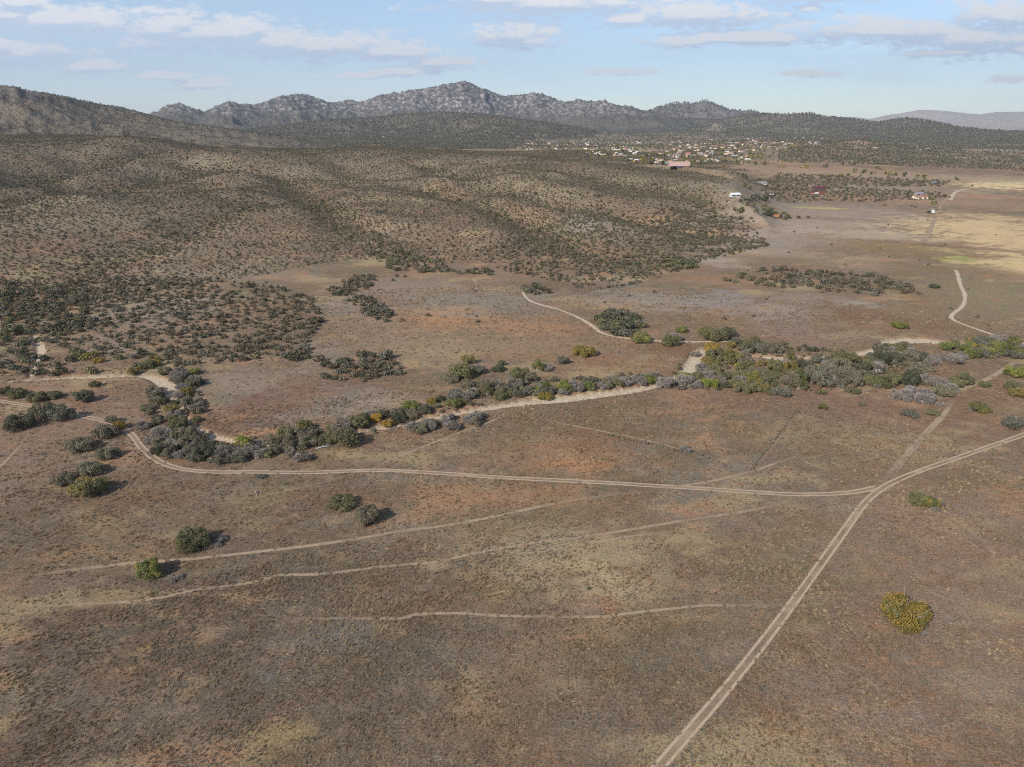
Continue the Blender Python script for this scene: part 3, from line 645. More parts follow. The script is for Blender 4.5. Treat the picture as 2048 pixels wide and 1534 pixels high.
def crown_mesh(seed, nl, n, leaf, hs=0.8, twig=False, mats=None, **k):
    V, Q, tn, lob = crown_arrays(seed, nl, n, leaf, hs, twig, **k)
    me = mesh_np('crown', V, Q, [mats or LEAF['olive']], None, False, {'tint': ('FLOAT', tn)}); return me, lob
def trunk_mesh(seed, lob, mat, rad=0.05, top=0.95):
    g = np.random.default_rng(seed+99); mb = MB()
    for L in lob[:9]:
        tip = np.array(L[:3])*np.array([1, 1, top]) + np.array([0, 0, L[3]*0.75]); mid = tip*np.array([0.45, 0.45, 0.55])+g.normal(size=3)*0.03
        b = g.normal(size=3)*np.array([0.03, 0.03, 0]); b[2] = -0.03
        r0 = rad*g.uniform(0.6, 1.0); mb.tube([b, mid, tip], [r0, r0*0.6, r0*0.22], 5)
        for q in range(2):
            e = tip + g.normal(size=3)*0.16 + np.array([0, 0, 0.06]); mb.tube([mid, (mid+e)/2+g.normal(size=3)*0.02, e], [r0*0.45, r0*0.3, r0*0.1], 4)
    return mb.mesh('trunk', mat)
CR = []                                    # near-tree shapes: (crown mesh, trunk mesh)
for i, (nl, n, hs, tw) in enumerate([(30,7000,1.0,0),(36,7600,0.85,0),(26,6200,1.1,0),(40,7800,0.75,0),(24,6000,1.2,0),(26,6000,0.8,1),(30,6000,0.95,1),(22,5000,0.7,1),(34,15000,0.95,0),(40,15000,0.82,0)]):
    me, lob = crown_mesh(300+i, nl, n, (0.024 if n > 12000 else 0.034) if not tw else 0.045, hs, bool(tw), spread=0.78 if n < 12000 else 0.72, lr=(0.13, 0.33) if n < 12000 else (0.15, 0.31))
    CR.append((me, trunk_mesh(300+i, lob, M_BARK if not tw else M_PALE, 0.045 if not tw else 0.03, 0.95 if not tw else 1.0)))
rng = random.Random(7)
def gz(x, y): return float(zat(x, y)[0])
def tree(x, y, wid, kind, label, shape=None, hsc=1.0, group=None, name='oak_tree', stretch=1.0, rot=None, cat='tree', dead=False):
    tw = kind == 'bare'
    si = shape if shape is not None else (rng.choice([5, 6, 7]) if tw else rng.choice([0, 1, 2, 3, 4]))
    r = bpy.data.objects.new(name, None); COL.objects.link(r); r.empty_display_size = 0.5
    r.location = (x, y, gz(x, y)-0.08); r.rotation_euler = (0, 0, rng.uniform(0, 6.28) if rot is None else rot)
    s = wid/2/0.95; r.scale = (s*stretch, s/stretch**0.5, s*hsc)
    tag(r, label, cat, group)
    c = bpy.data.objects.new('crown', CR[si][0]); COL.objects.link(c); c.parent = r
    c.material_slots[0].link = 'OBJECT'; c.material_slots[0].material = LEAF[kind]
    tk = bpy.data.objects.new('trunk', CR[si][1]); COL.objects.link(tk); tk.parent = r
    if dead:
        d = bpy.data.objects.new('dead_branch', CR[5][1]); COL.objects.link(d); d.parent = r; d.scale = (1.0, 1.0, 1.02)
        d.material_slots[0].link = 'OBJECT'; d.material_slots[0].material = M_PALE
        d2 = bpy.data.objects.new('dead_twigs', CR[7][0]); COL.objects.link(d2); d2.parent = r; d2.scale = (0.45, 0.45, 0.5); d2.location = (0.62, -0.35, 0.05)
        d2.material_slots[0].link = 'OBJECT'; d2.material_slots[0].material = LEAF['bare']
    return r
def ptree(cx, yb, wpx, kind, label, **k):
    """tree whose foliage spans wpx photo pixels with its near edge at row yb"""
    c = cast(cx, yb - 0.17*wpx)
    d = c[1]*CP + H*SP
    return tree(c[0], c[1], wpx*d/F, kind, label, **k)
NEAR = [
 (298,1163,60,'green','bright green round oak beside the left trail, dead brush at its right',dict(shape=8,hsc=1.1)),
 (386,1106,72,'olive','dark green oak with pale bare limbs showing, just above the bright green oak',dict(shape=9,dead=True,hsc=1.05)),
 (684,1022,58,'olive','low grey-green oak, upper left one of the touching pair below the dirt road',dict(shape=3,hsc=.8)),
 (735,1054,60,'brown','round grey-brown oak, lower right one of the touching pair below the dirt road',dict(shape=8,hsc=1.1)),
 (180,1000,74,'mixed','wide oak yellow at its lower edge, lowest of the clump of three at left',dict(shape=9,dead=True)),
 (130,974,46,'brown','small dull green oak, leftmost of the clump of three at left',dict(shape=1)),
 (180,956,54,'brown','grey-brown oak, topmost of the clump of three at left',dict(shape=3)),
 (216,922,46,'brown','small grey-brown oak right above the clump of three, throwing a long dark shadow',dict(shape=1,hsc=.9)),
 (161,908,60,'brown','wide grey-brown oak left of the bend in the dirt road',dict(shape=3,hsc=.85)),
 (214,881,50,'brown','greyish oak with yellow patch beside the dirt road bend',dict(shape=1)),
 (238,862,30,'golden','small yellowing tree overhanging the dirt road bend',dict(shape=0)),
 (222,850,28,'brown','small tree just above the greyish oak at the dirt road bend',dict(shape=0)),
 (125,846,52,'sage','grey-blue oak with yellow leaves, right one of the pair by the far left road',dict(shape=4,dead=True)),
 (88,843,50,'dark','dark green oak, left one of the pair below the dirt road at far left',dict(shape=2)),
 (40,866,58,'dark','round dark green oak nearest the left edge below the dirt road',dict(shape=1)),
 (165,811,42,'dark','dark oak standing alone above the dirt road at left',dict(shape=0)),
 (76,808,38,'olive','olive oak, left of a touching pair above the dirt road',dict(shape=1)),
 (108,801,32,'olive','smaller olive oak, right of a touching pair above the dirt road',dict(shape=3)),
 (36,800,38,'olive','low olive oak next to the left edge above the dirt road',dict(shape=3)),
 (12,797,32,'dark','dark oak cut by the left edge above the dirt road',dict(shape=0)),
 (191,777,24,'olive','small lone oak below the left stretch of the sandy wash',dict(shape=1)),
 (1834,1014,42,'olive','green half of the mixed oak clump right of the road junction',dict(shape=9,hsc=1.2)),
 (1858,1020,42,'mixed','yellowing oak in the clump right of the road junction',dict(shape=8,hsc=.95,dead=True)),
 (1876,1016,26,'bare','grey leafless bush at the right end of the clump near the junction',dict(shape=5)),
 (1804,1262,96,'golden','big round golden oak standing alone at lower right, grey limbs showing',dict(shape=9,dead=True,hsc=1.2)),
 (1842,1268,26,'bare','grey dead brush at the lower right foot of the big golden oak',dict(shape=7,hsc=.7)),
 (606,927,38,'bare','grey-purple leafless bush between the dirt road and the wash thicket',dict(shape=5)),
 (584,916,24,'bare','small pale leafless tree with a white trunk left of the grey-purple bush',dict(shape=6,hsc=1.4)),
 (1370,908,28,'bare','small grey bush on the rubble line in the middle field',dict(shape=7)),
 (1819,837,34,'sage','low grey-green bush left of a smaller one, below the big leafless thicket',dict(shape=3,hsc=.7)),
 (1865,833,26,'olive','small olive bush between the low grey bush and the faint track',dict(shape=3,hsc=.8)),
 (1880,815,18,'bare','tiny grey bush beside the faint sandy track',dict(shape=7)),
 (1958,828,42,'mixed','wide low bush yellow at its base, right of the faint track',dict(shape=3,hsc=.8,dead=True)),
 (1968,777,24,'olive','small round bush just below the sandy track at right',dict(shape=1)),
 (2027,862,46,'sage','grey bush with yellow top above the dirt road at right edge',dict(shape=1,dead=True)),
 (2042,800,44,'golden','yellow-green bush cut by the right edge',dict(shape=3)),
 (2022,782,30,'olive','olive bush left of the yellow-green one at the right edge',dict(shape=0)),
 (2034,760,50,'green','bright green oak at the right edge below the sandy track',dict(shape=1,hsc=.8)),
 (1645,822,20,'mixed','tiny yellowing bush alone below the woodland',dict(shape=0)),
 (1723,813,16,'brown','tiny brown bush right of the lone yellowing one',dict(shape=1)),
 (1710,790,22,'olive','small bush at the foot of the woodland, right half',dict(shape=3)),
 (1798,661,34,'green','lone bright green tree in the reddish field above the pale sand',dict(shape=1,hsc=.8)),
 (1868,579,22,'dark','lone dark bush at the foot of the winding pale road',dict(shape=3,hsc=.8)),
 (936,732,30,'golden','lone golden tree above the clump of olive oaks',dict(shape=2)),
 (925,762,56,'olive','largest olive oak of the clump in the middle meadow',dict(shape=1)),
 (904,768,34,'brown','brownish oak at the left end of the clump in the middle meadow',dict(shape=3)),
 (960,752,30,'sage','grey-green oak at the right end of the clump in the middle meadow',dict(shape=0)),
 (936,780,36,'brown','small brownish oak below the clump in the middle meadow',dict(shape=3)),
 (969,783,38,'brown','round grey oak above the wash thicket, right of the middle clump',dict(shape=1)),
 (996,747,28,'dark','dark blue-green bush, lower one of the dark pair',dict(shape=3)),
 (1004,735,20,'olive','small upright oak, upper one of the dark pair',dict(shape=4)),
 (1040,763,44,'olive','olive oak left of the yellow-green one above the wash',dict(shape=1)),
 (1062,768,30,'brown','brownish oak wedged between olive and yellow-green ones above the wash',dict(shape=0)),
 (1075,747,34,'mixed','tall yellow-green oak above the wash',dict(shape=4)),
 (1094,745,28,'bare','grey leafless bush behind the tall yellow-green oak',dict(shape=7)),
 (1127,732,28,'sage','lone grey-green tree between two meadows',dict(shape=0)),
 (1166,718,50,'golden','wide yellowish bush with grey middle, alone in the meadow',dict(shape=3,dead=True,hsc=.9)),
 (1280,691,44,'green','bright yellow-green tree in front of the dark oak clump',dict(shape=1,hsc=.9)),
 (1340,697,40,'olive','round olive oak right of the bright yellow-green tree',dict(shape=0)),
 (1362,668,26,'green','small light green tree above the narrow sand strip',dict(shape=1)),
 (1350,685,30,'bare','grey leafless bush behind the round olive oak',dict(shape=7)),
 (1430,688,50,'olive','large green oak north of the woodland beside the sand strip',dict(shape=1)),
 (1412,680,34,'green','light green oak leaning on the large one beside the sand strip',dict(shape=2)),
 (1458,678,34,'dark','dark oak at the right end of the group beside the sand strip',dict(shape=0)),
 (1424,713,34,'yellow','bright orange-yellow tree at the west end of the woodland',dict(shape=2,hsc=1.1)),
 (1390,716,22,'bare','small grey bush left of the orange-yellow tree',dict(shape=5)),
 (1412,733,28,'golden','golden tree below the bright orange-yellow tree',dict(shape=0)),
 (752,846,28,'yellow','bright yellow tree north of the narrow wash',dict(shape=0)),
 (776,856,26,'yellow','small yellow tree right of the brightest one north of the narrow wash',dict(shape=1)),
 (800,850,34,'dark','dark oak right of the two yellow trees on the narrow wash',dict(shape=0)),
 (690,900,56,'olive','large round green oak south of the wash, right of the thicket',dict(shape=0,hsc=1.15)),
 (672,885,40,'brown','grey-brown oak behind the large round green one',dict(shape=2)),
 (822,822,34,'green','yellow-green tree north of the wash above the purple brush',dict(shape=3)),
 (862,812,24,'golden','small golden tree left of a dark one above the wash',dict(shape=0)),
 (880,806,20,'dark','small dark tree right of the golden one above the wash',dict(shape=4)),
 (906,822,34,'green','green tree north of the wash, left of a yellowish one',dict(shape=0)),
 (922,812,24,'mixed','yellowish tree touching the green one north of the wash',dict(shape=1)),
 (1090,802,30,'golden','brown-gold bush hanging over the widest pale sand',dict(shape=3)),
 (1094,785,28,'green','green tree behind the brown-gold bush on the sand',dict(shape=4)),
 (1130,788,34,'green','yellow-green tree on the north bank, west of the dark one',dict(shape=2)),
 (1180,779,36,'dark','dark green tree in the middle of the north bank hedge',dict(shape=0)),
 (608,863,32,'mixed','lone greenish tree north of the wash bend with shadow at its right',dict(shape=0)),
 (487,900,36,'green','bright green tree rising from the grey thicket',dict(shape=2,hsc=1.1)),
 (345,830,30,'golden','golden tree in the thicket beside the bend',dict(shape=2)),
 (372,795,30,'golden','tan-gold tree at the top of the bend thicket',dict(shape=0)),
 (390,752,26,'green','yellow-green tree at the top right of the bend thicket',dict(shape=1)),
 (296,742,36,'olive','dark olive tree where the sandy wash widens',dict(shape=3)),
 (268,752,26,'golden','straw-coloured tree on the wash left of its wide sandy part',dict(shape=0)),
 (523,958,20,'sage','small dark bush touching the lower edge of the dirt road',dict(shape=3,hsc=.7)),
]
for cx, yb, wp, kd, lb, kw in NEAR:
    nm = 'bare_bush' if kd == 'bare' else ('oak_bush' if ('bush' in lb) else 'oak_tree')
    ptree(cx, yb, wp, kd, lb, name=nm, cat='bush' if 'bush' in nm else 'tree', **kw)
# purple-grey dead brush in the shadow of the two left oaks
ptree(350, 1164, 32, 'bare', 'purple-grey dead brush at the right foot of the bright green oak', shape=7, hsc=.6, name='dead_brush', cat='brush')
ptree(432, 1094, 44, 'bare', 'purple-grey dead brush at the right foot of the oak with pale limbs', shape=7, hsc=.6, name='dead_brush', cat='brush')
ptree(268, 1156, 12, 'bare', 'small grey dead brush at the left foot of the bright green oak', shape=7, hsc=.5, name='dead_brush', cat='brush')

def inpoly(X, Y, P):
    c = np.zeros(np.shape(X), bool)
    for (x1, y1), (x2, y2) in zip(P, P[1:]+P[:1]):
        if y1 == y2: continue
        c ^= ((y1 > Y) != (y2 > Y)) & (X < (x2-x1)*(Y-y1)/(y2-y1)+x1)
    return c
taken = [(o.location.x, o.location.y, o.scale.x) for o in COL.objects if o.type == 'EMPTY']
def fill(P, n, dia, kinds, words, group, mind=0.55):
    """n trees spread over the ground inside a photo-pixel outline"""
    W = castl(P); xs = [q[0] for q in W]; ys = [q[1] for q in W]; k = 0
    for _ in range(n*60):
        if k >= n: break
        x = rng.uniform(min(xs), max(xs)); y = rng.uniform(min(ys), max(ys))
        if not inpoly(np.array([x]), np.array([y]), W)[0]: continue
        d = rng.uniform(*dia)
        if any((x-a)**2+(y-b)**2 < (mind*(d/2+s))**2 for a, b, s in taken): continue
        onw = min(np.min(np.hypot(L[:, 0]-x, L[:, 1]-y)-hw) for _, L, hw in WASHLINES)
        if onw < 0.22*d and rng.random() < 0.93: continue
        kd = rng.choice(kinds); taken.append((x, y, d/2)); k += 1
        pcx, pcy, _ = to_pix(x, y, 0)
        lab = {'bare': 'leafless grey-purple tree', 'brown': 'grey-brown half-bare oak', 'olive': 'olive green oak', 'green': 'yellow-green oak', 'dark': 'dark green oak',
               'golden': 'golden brown tree', 'yellow': 'bright yellow tree', 'mixed': 'oak turning yellow', 'sage': 'dull grey-green oak'}[kd]
        sz = 'big ' if d > dia[0]+0.66*(dia[1]-dia[0]) else ('small ' if d < dia[0]+0.33*(dia[1]-dia[0]) else '')
        tree(x, y, d, kd, f'{sz}{lab} {words}', group=f'{sz}{lab}s {group}'.strip(), name='bare_tree' if kd == 'bare' else 'oak_tree', hsc=rng.uniform(0.85, 1.15), stretch=rng.uniform(0.9, 1.15), dead=(rng.random() < 0.12 and kd != 'bare'))
fill([(300,742),(405,750),(405,800),(400,850),(395,885),(330,895),(283,870),(295,800)], 36, (3.4,6.2), ['dark','brown','bare','bare','olive','sage','brown','dark'], 'in the thicket down the wash bend', 'down the wash bend', 0.5)
fill([(300,878),(400,893),(520,893),(560,893),(560,910),(480,925),(380,925),(310,915)], 34, (3.8,6.0), ['bare','brown','bare','brown','bare','sage','dark'], 'in the grey thicket between bend and dirt road', 'in the grey thicket', 0.46)
fill([(560,872),(640,868),(720,850),(740,868),(700,890),(640,898),(565,900)], 9, (5,7), ['brown','olive','golden','bare'], 'along the wash east of the grey thicket', 'east of the grey thicket', 0.5)
fill([(640,858),(740,835),(830,822),(860,815),(860,828),(760,846),(650,866)], 9, (4,5.6), ['bare','olive','dark','brown','bare'], 'on the north bank of the narrow wash', 'on the narrow wash', 0.5)
fill([(800,868),(850,848),(950,832),(965,848),(880,864)], 11, (4.2,5.6), ['bare','bare','bare','brown'], 'in the purple brush south of the narrow wash', 'in the purple brush', 0.45)
fill([(860,800),(960,775),(1050,768),(1060,790),(1000,800),(900,812)], 14, (4.2,6), ['bare','bare','olive','brown','sage'], 'between the meadow oaks and the wash', 'above the wash', 0.5)
fill([(1060,782),(1310,748),(1318,766),(1150,786),(1060,798)], 28, (3.4,6.0), ['bare','bare','bare','olive','brown','green','sage'], 'in the north bank hedge of the wide wash', 'in the north bank hedge', 0.45)
fill([(1310,768),(1392,740),(1450,745),(1450,775),(1400,780),(1330,775)], 12, (4.8,7), ['green','bare','bare','olive','mixed'], 'in the west corner of the woodland', 'in the west corner of the woodland', 0.5)
fill([(1405,735),(1470,690),(1560,690),(1600,700),(1600,790),(1560,792),(1480,782),(1420,775)], 40, (4.2,8.0), ['olive','olive','brown','bare','sage','mixed','golden','olive'], 'in the west half of the woodland', 'in the west half of the woodland', 0.5)
fill([(1600,698),(1700,708),(1800,694),(1850,716),(1862,745),(1850,770),(1780,775),(1650,772),(1600,788)], 54, (4.2,8.2), ['olive','sage','brown','dark','olive','brown','bare','sage'], 'in the east half of the woodland', 'in the east half of the woodland', 0.5)
fill([(1870,770),(1920,762),(1930,782),(1880,792)], 5, (5.5,7.5), ['brown','bare','olive'], 'in the last clump east of the woodland', 'east of the woodland', 0.5)
fill([(1790,790),(1860,790),(1860,806),(1800,806)], 4, (6,7.5), ['bare'], 'in the tangle at the woodland foot', 'at the woodland foot', 0.45)
fill([(1880,692),(1990,682),(2070,690),(2090,714),(1960,716),(1895,712)], 28, (4.2,7.6), ['green','green','olive','sage','bare','mixed'], 'in the green strip at the right edge', 'in the green strip', 0.45)
fill([(1830,718),(1925,716),(1925,728),(1840,734)], 7, (4.6,6), ['bare'], 'in the row right of the woodland', 'right of the woodland', 0.45)
N_TREES = len([o for o in COL.objects if o.type == 'EMPTY'])

# ---- scrub: the 300 shrubs that show largest stand alone, the rest is one scatter
SHR = []
for i in range(5):
    me, _ = crown_mesh(500+i, 9, 330, 0.115, (0.7, 0.8, 0.62, 0.75, 0.9)[i], False, spread=0.6, lr=(0.3, 0.5))
    SHR.append(me)
sg = np.random.default_rng(11)
PTS = []                                   # x, y, diameter, colour, place
def scatter_poly(P, area, dia, place, kinds, thin=None):
    W = castl(P); X0, X1 = min(q[0] for q in W), max(q[0] for q in W); Y0, Y1 = min(q[1] for q in W), max(q[1] for q in W)
    s = math.sqrt(area); gx, gy = np.meshgrid(np.arange(X0, X1, s), np.arange(Y0, Y1, s))
    x = gx.ravel()+sg.uniform(-.55, .55, gx.size)*s; y = gy.ravel()+sg.uniform(-.55, .55, gx.size)*s
    k = inpoly(x, y, W)
    if thin: k &= (fbm(x/14, y/14, 3, 77)+thin) > sg.uniform(-0.25, 0.25, x.size)
    x, y = x[k], y[k]; d = sg.uniform(dia[0], dia[1], x.size)*np.where(sg.random(x.size) < 0.12, 1.45, 1)
    for q in range(len(x)): PTS.append((x[q], y[q], d[q], kinds[sg.integers(len(kinds))], place))
KD = ['dark', 'sage', 'sage', 'scrubby', 'dark', 'scrubby']
scatter_poly([(0,560),(130,565),(260,552),(420,560),(560,575),(630,600),(645,640),(600,720),(560,715),(430,728),(340,735),(290,700),(200,722),(110,690),(0,600)], 13, (1.7,3.3), 'in the scattered scrub left of the looping wash', KD, 0.2)
scatter_poly([(0,590),(60,585),(110,572),(170,590),(190,650),(100,690),(85,705),(150,752),(40,757),(0,748)], 17, (2.2,4.6), 'in the thicket at the left edge above the wash', ['dark','olive','sage','sage','dark','brown'], 0.15)
for P_f in ([(290,745),(400,752),(405,870),(560,890),(560,915),(400,930),(300,900)], [(560,868),(740,838),(860,800),(1060,765),(1310,746),(1318,768),(1060,803),(860,838),(740,872),(570,905)], [(1320,755),(1400,700),(1480,682),(1700,703),(1850,700),(1870,770),(1650,790),(1500,790),(1350,778)], [(1870,690),(2060,684),(2060,718),(1900,718)]):
    scatter_poly(P_f, 15, (1.2,3.0), 'between the trees along the wash', ['olive','sage','bare','brown','dark','golden'], 0.0)
scatter_poly([(140,700),(240,715),(330,700),(340,735),(270,742),(220,752),(120,748)], 30, (3.4,5.6), 'along the wash at the foot of the scrub', ['dark','sage','olive','golden'], 0.1)
scatter_poly([(640,735),(690,712),(750,705),(800,730),(805,748),(740,765),(650,760)], 11, (2.2,4.8), 'in the round scrub patch in the west meadow', KD, 0.4)
scatter_poly([(655,580),(700,555),(750,552),(745,575),(700,592),(665,595)], 13, (2.4,4.2), 'in the upper of two small scrub patches', KD, 0.25)
scatter_poly([(695,600),(735,592),(790,630),(780,645),(740,640)], 11, (2.4,4.4), 'in the lower of two small scrub patches', KD, 0.3)
scatter_poly([(600,640),(640,630),(645,650),(610,675),(570,720),(650,730),(640,705),(600,700)], 30, (3,5.2), 'at the east edge of the scattered scrub', KD, 0.0)
scatter_poly([(1190,640),(1240,630),(1280,640),(1292,660),(1270,675),(1225,672),(1200,662)], 17, (4.4,6.6), 'in the dark clump beside the curving sand', ['dark','dark','sage','dark','olive'], 0.6)
scatter_poly([(1445,562),(1500,542),(1600,538),(1750,550),(1840,576),(1845,590),(1750,594),(1600,578),(1520,572)], 17, (2.4,4.4), 'in the long scrub tongue right of centre', KD, 0.14)
scatter_poly([(730,510),(800,500),(870,520),(920,545),(1000,550),(860,552),(780,540)], 30, (3,5.4), 'at the mouth of the hill ravine', ['dark','olive','sage','golden'], 0.15)
scatter_poly([(1040,578),(1090,572),(1100,590),(1060,594)], 20, (3.4,5.6), 'beside the upper end of the curving track', KD, 0.2)
scatter_poly([(1330,528),(1350,520),(1390,526),(1388,540),(1345,540)], 20, (4,6.2), 'in the clump at the toe of the hill', ['dark','olive'], 0.6)
scatter_poly([(1000,540),(1200,585),(1335,552),(1400,525),(1545,492),(1500,450),(1300,430),(1100,450),(950,500)], 13, (1.5,2.9), 'on the toe of the hill', KD, 0.12)
scatter_poly([(1430,400),(1440,440),(1500,470),(1545,488),(1400,520),(1300,430)], 16, (1.7,3.2), 'on the toe of the hill', KD, 0.1)
scatter_poly([(1520,376),(1640,372),(1880,385),(1900,396),(1760,404),(1640,402),(1530,396)], 52, (2.6,4.6), 'in the dark scrub band on the far plain', KD, 0.1)
scatter_poly([(1480,352),(1560,346),(1900,362),(1880,374),(1640,374),(1500,366)], 60, (2.8,5.0), 'in the dark scrub band on the far plain', KD, 0.1)
scatter_poly([(1440,420),(1560,425),(1600,440),(1440,445)], 160, (4.5,8), 'among the yards on the plain', ['dark','olive','golden'], 0.0)
scatter_poly([(0,745),(2048,745),(2048,420),(1440,420),(1000,560),(500,560),(0,600)], 2600, (1.5,3.0), 'scattered over the open plain', KD)
scatter_poly([(0,1534),(2048,1534),(2048,760),(0,780)], 1400, (0.4,1.0), 'scattered in the near grass', ['dark','sage'])
for cx, cy, n, wpx in [(965,545,5,22),(930,545,4,20),(870,543,5,24),(796,552,3,14),(1215,606,2,10),(952,634,1,10),(1512,402,6,26),(1540,430,5,22),(1590,437,3,18),(1490,440,3,16),(1434,437,3,18),(1820,414,3,12),(1870,420,3,10),(1560,430,2,14),(1775,410,2,10),(1497,494,2,12),(1530,478,2,12)]:
    for q in range(n):
        c = cast(cx+rng.uniform(-1, 1)*wpx*0.9, cy+rng.uniform(-2, 2))
        if c: PTS.append((c[0], c[1], wpx*(c[1]*CP+H*SP)/F*rng.uniform(.5, .9), rng.choice(['dark','olive','sage']), 'alone or in a small clump on the open plain'))
# brush along the old fence ditch and the rubble line
for P, place in [([(1500,938),(1540,890),(1590,822)], 'along the old fence line in the middle field'), ([(1200,868),(1290,888),(1400,912),(1460,934)], 'on the rubble line in the middle field')]:
    for c in densify(castl(P), 1.1): PTS.append((c[0]+rng.uniform(-.6, .6), c[1]+rng.uniform(-.6, .6), rng.uniform(.5, 1.3), 'bare', place))
def on_wash(x, y):
    m = np.zeros(len(x), bool)
    for _, L, hw in WASHLINES:
        near = np.flatnonzero(np.hypot(x, y) < 700)
        for i in range(0, len(near), 4000):
            j = near[i:i+4000]; d = np.hypot(x[j][:, None]-L[None, :, 0], y[j][:, None]-L[None, :, 1]) - hw[None, :]
            m[j] |= d.min(1) < 0.6
    return m
P_ = np.array([(p[0], p[1], p[2]) for p in PTS]); bad = on_wash(P_[:, 0], P_[:, 1])
PTS = [p for p, b in zip(PTS, bad) if not b]
def size_px(p):
    X, Y, D = to_pix(p[0], p[1], 0); return p[2]*F/D if -10 < X < 2058 and -10 < Y < 1550 else 0
PTS.sort(key=lambda p: -size_px(p))
first = {}
for n_, (x, y, d, kd, place) in enumerate(PTS[:300]):
    word = {'dark': 'dark green', 'sage': 'grey-green', 'olive': 'olive', 'bare': 'leafless grey', 'golden': 'yellowing', 'brown': 'brownish', 'scrubby': 'olive-brown'}[kd]
    o = bpy.data.objects.new('scrub_oak' if kd != 'bare' else 'bare_shrub', SHR[n_ % 5]); COL.objects.link(o)
    o.location = (x, y, gz(x, y)-0.05); o.rotation_euler = (0, 0, sg.uniform(0, 6.28)); o.scale = (d/1.9, d/1.9, d/1.9*sg.uniform(.8, 1.1))
    o.material_slots[0].link = 'OBJECT'; o.material_slots[0].material = LEAF[kd]
    sz = 'large' if d > 4.6 else ('small' if d < 2.2 else 'middling')
    tag(o, f'{sz} {word} shrub {place}', 'shrub', f'{sz} {word} shrubs {place}')
REST = PTS[300:]
# hillside scrub, thick in the ravines and thinner on the crests
s = 2.9; gx, gy = np.meshgrid(np.arange(-1500, 700, s), np.arange(330, 2150, s))
x = gx.ravel()+sg.uniform(-.6, .6, gx.size)*s; y = gy.ravel()+sg.uniform(-.6, .6, gx.size)*s
k = (np.abs(np.arctan2(x, y)) < math.radians(42)) & (np.hypot(x, y) < 2250); x, y = x[k], y[k]
z, wh = height(x, y, True)
rd = np.full(x.shape, 1e9)
for P, dep, wd in RAV: rd = np.minimum(rd, poly_dist(x, y, P))
rv = np.exp(-(rd/24)**2)
near_dens = 1.0 + 0.5*fbm(x/45, y/45, 3, 91) + 0.2*rv - 0.35*sstep(-0.22, -0.12, np.arctan2(x, y))*(1-sstep(0, 40, np.hypot(x, y)-np.interp(np.arctan2(x, y), toeA, toeR)))
near_dens = near_dens*(1-sstep(math.radians(14.0), math.radians(19.0), np.arctan2(x, y)+0.09*fbm(x/110, y/110, 3, 93)))
k = (wh == 1) & (sg.random(x.size) < near_dens)
HX, HY, RVv = x[k], y[k], rv[k]
HD = sg.gamma(6.0, 0.235, HX.size).clip(0.7, 3.2)*(1+0.4*RVv)*np.where(sg.random(HX.size) < 0.06, 1.5, 1)*np.interp(np.hypot(HX, HY), [400, 1500], [0.85, 1.15])
def variants(base_meshes, kinds):
    out = []
    for me in base_meshes:
        for kd in kinds:
            m = me.copy(); m.name = 'leaf_clump'; m.materials.clear(); m.materials.append(LEAF[kd]); out.append(m)
    return out
def gn_scatter(name, X, Y, D, pick, meshes, label, cat, sink=0.05):
    """one object: every point carries a copy of one of the clump meshes"""
    Z = zat(X, Y)-sink
    me = bpy.data.meshes.new(name); me.vertices.add(len(X)); me.vertices.foreach_set('co', np.stack([X, Y, Z], 1).astype(np.float32).ravel())
    for an, arr in (('size', D), ('turn', sg.uniform(0, 6.28, len(X))), ('tall', sg.uniform(.8, 1.2, len(X)))):
        a = me.attributes.new(an, 'FLOAT', 'POINT'); a.data.foreach_set('value', np.asarray(arr, np.float32))
    a = me.attributes.new('pick', 'INT', 'POINT'); a.data.foreach_set('value', np.asarray(pick, np.int32))
    o = link(name, me); tag(o, label, cat, kind='stuff')
    ng = bpy.data.node_groups.new(name, 'GeometryNodeTree')
    ng.interface.new_socket('Geometry', in_out='INPUT', socket_type='NodeSocketGeometry'); ng.interface.new_socket('Geometry', in_out='OUTPUT', socket_type='NodeSocketGeometry')
    N = ng.nodes; Lk = ng.links; gi = N.new('NodeGroupInput'); go = N.new('NodeGroupOutput')
    jo = N.new('GeometryNodeJoinGeometry')
    for m in meshes[::-1]:
        # the clump itself comes in as a mesh held by this modifier's own node tree
        oi = N.new('GeometryNodeObjectInfo'); oi.inputs['As Instance'].default_value = True; oi.inputs['Object'].default_value = m
        Lk.new(oi.outputs['Geometry'], jo.inputs[0])
    def na(nm, ty='FLOAT'):
        q = N.new('GeometryNodeInputNamedAttribute'); q.data_type = ty; q.inputs['Name'].default_value = nm
        return [s_ for s_ in q.outputs if s_.enabled and s_.name == 'Attribute'][0]
    ip = N.new('GeometryNodeInstanceOnPoints'); ip.inputs['Pick Instance'].default_value = True
    Lk.new(gi.outputs[0], ip.inputs['Points']); Lk.new(jo.outputs[0], ip.inputs['Instance']); Lk.new(na('pick', 'INT'), ip.inputs['Instance Index'])
    rot = N.new('ShaderNodeCombineXYZ'); Lk.new(na('turn'), rot.inputs[2]); Lk.new(rot.outputs[0], ip.inputs['Rotation'])
    mu = N.new('ShaderNodeMath'); mu.operation = 'MULTIPLY'; Lk.new(na('size'), mu.inputs[0]); Lk.new(na('tall'), mu.inputs[1])
    sc = N.new('ShaderNodeCombineXYZ'); Lk.new(na('size'), sc.inputs[0]); Lk.new(na('size'), sc.inputs[1]); Lk.new(mu.outputs[0], sc.inputs[2])
    Lk.new(sc.outputs[0], ip.inputs['Scale']); Lk.new(ip.outputs[0], go.inputs[0])
    mod = o.modifiers.new('scatter', 'NODES'); mod.node_group = ng
    return o
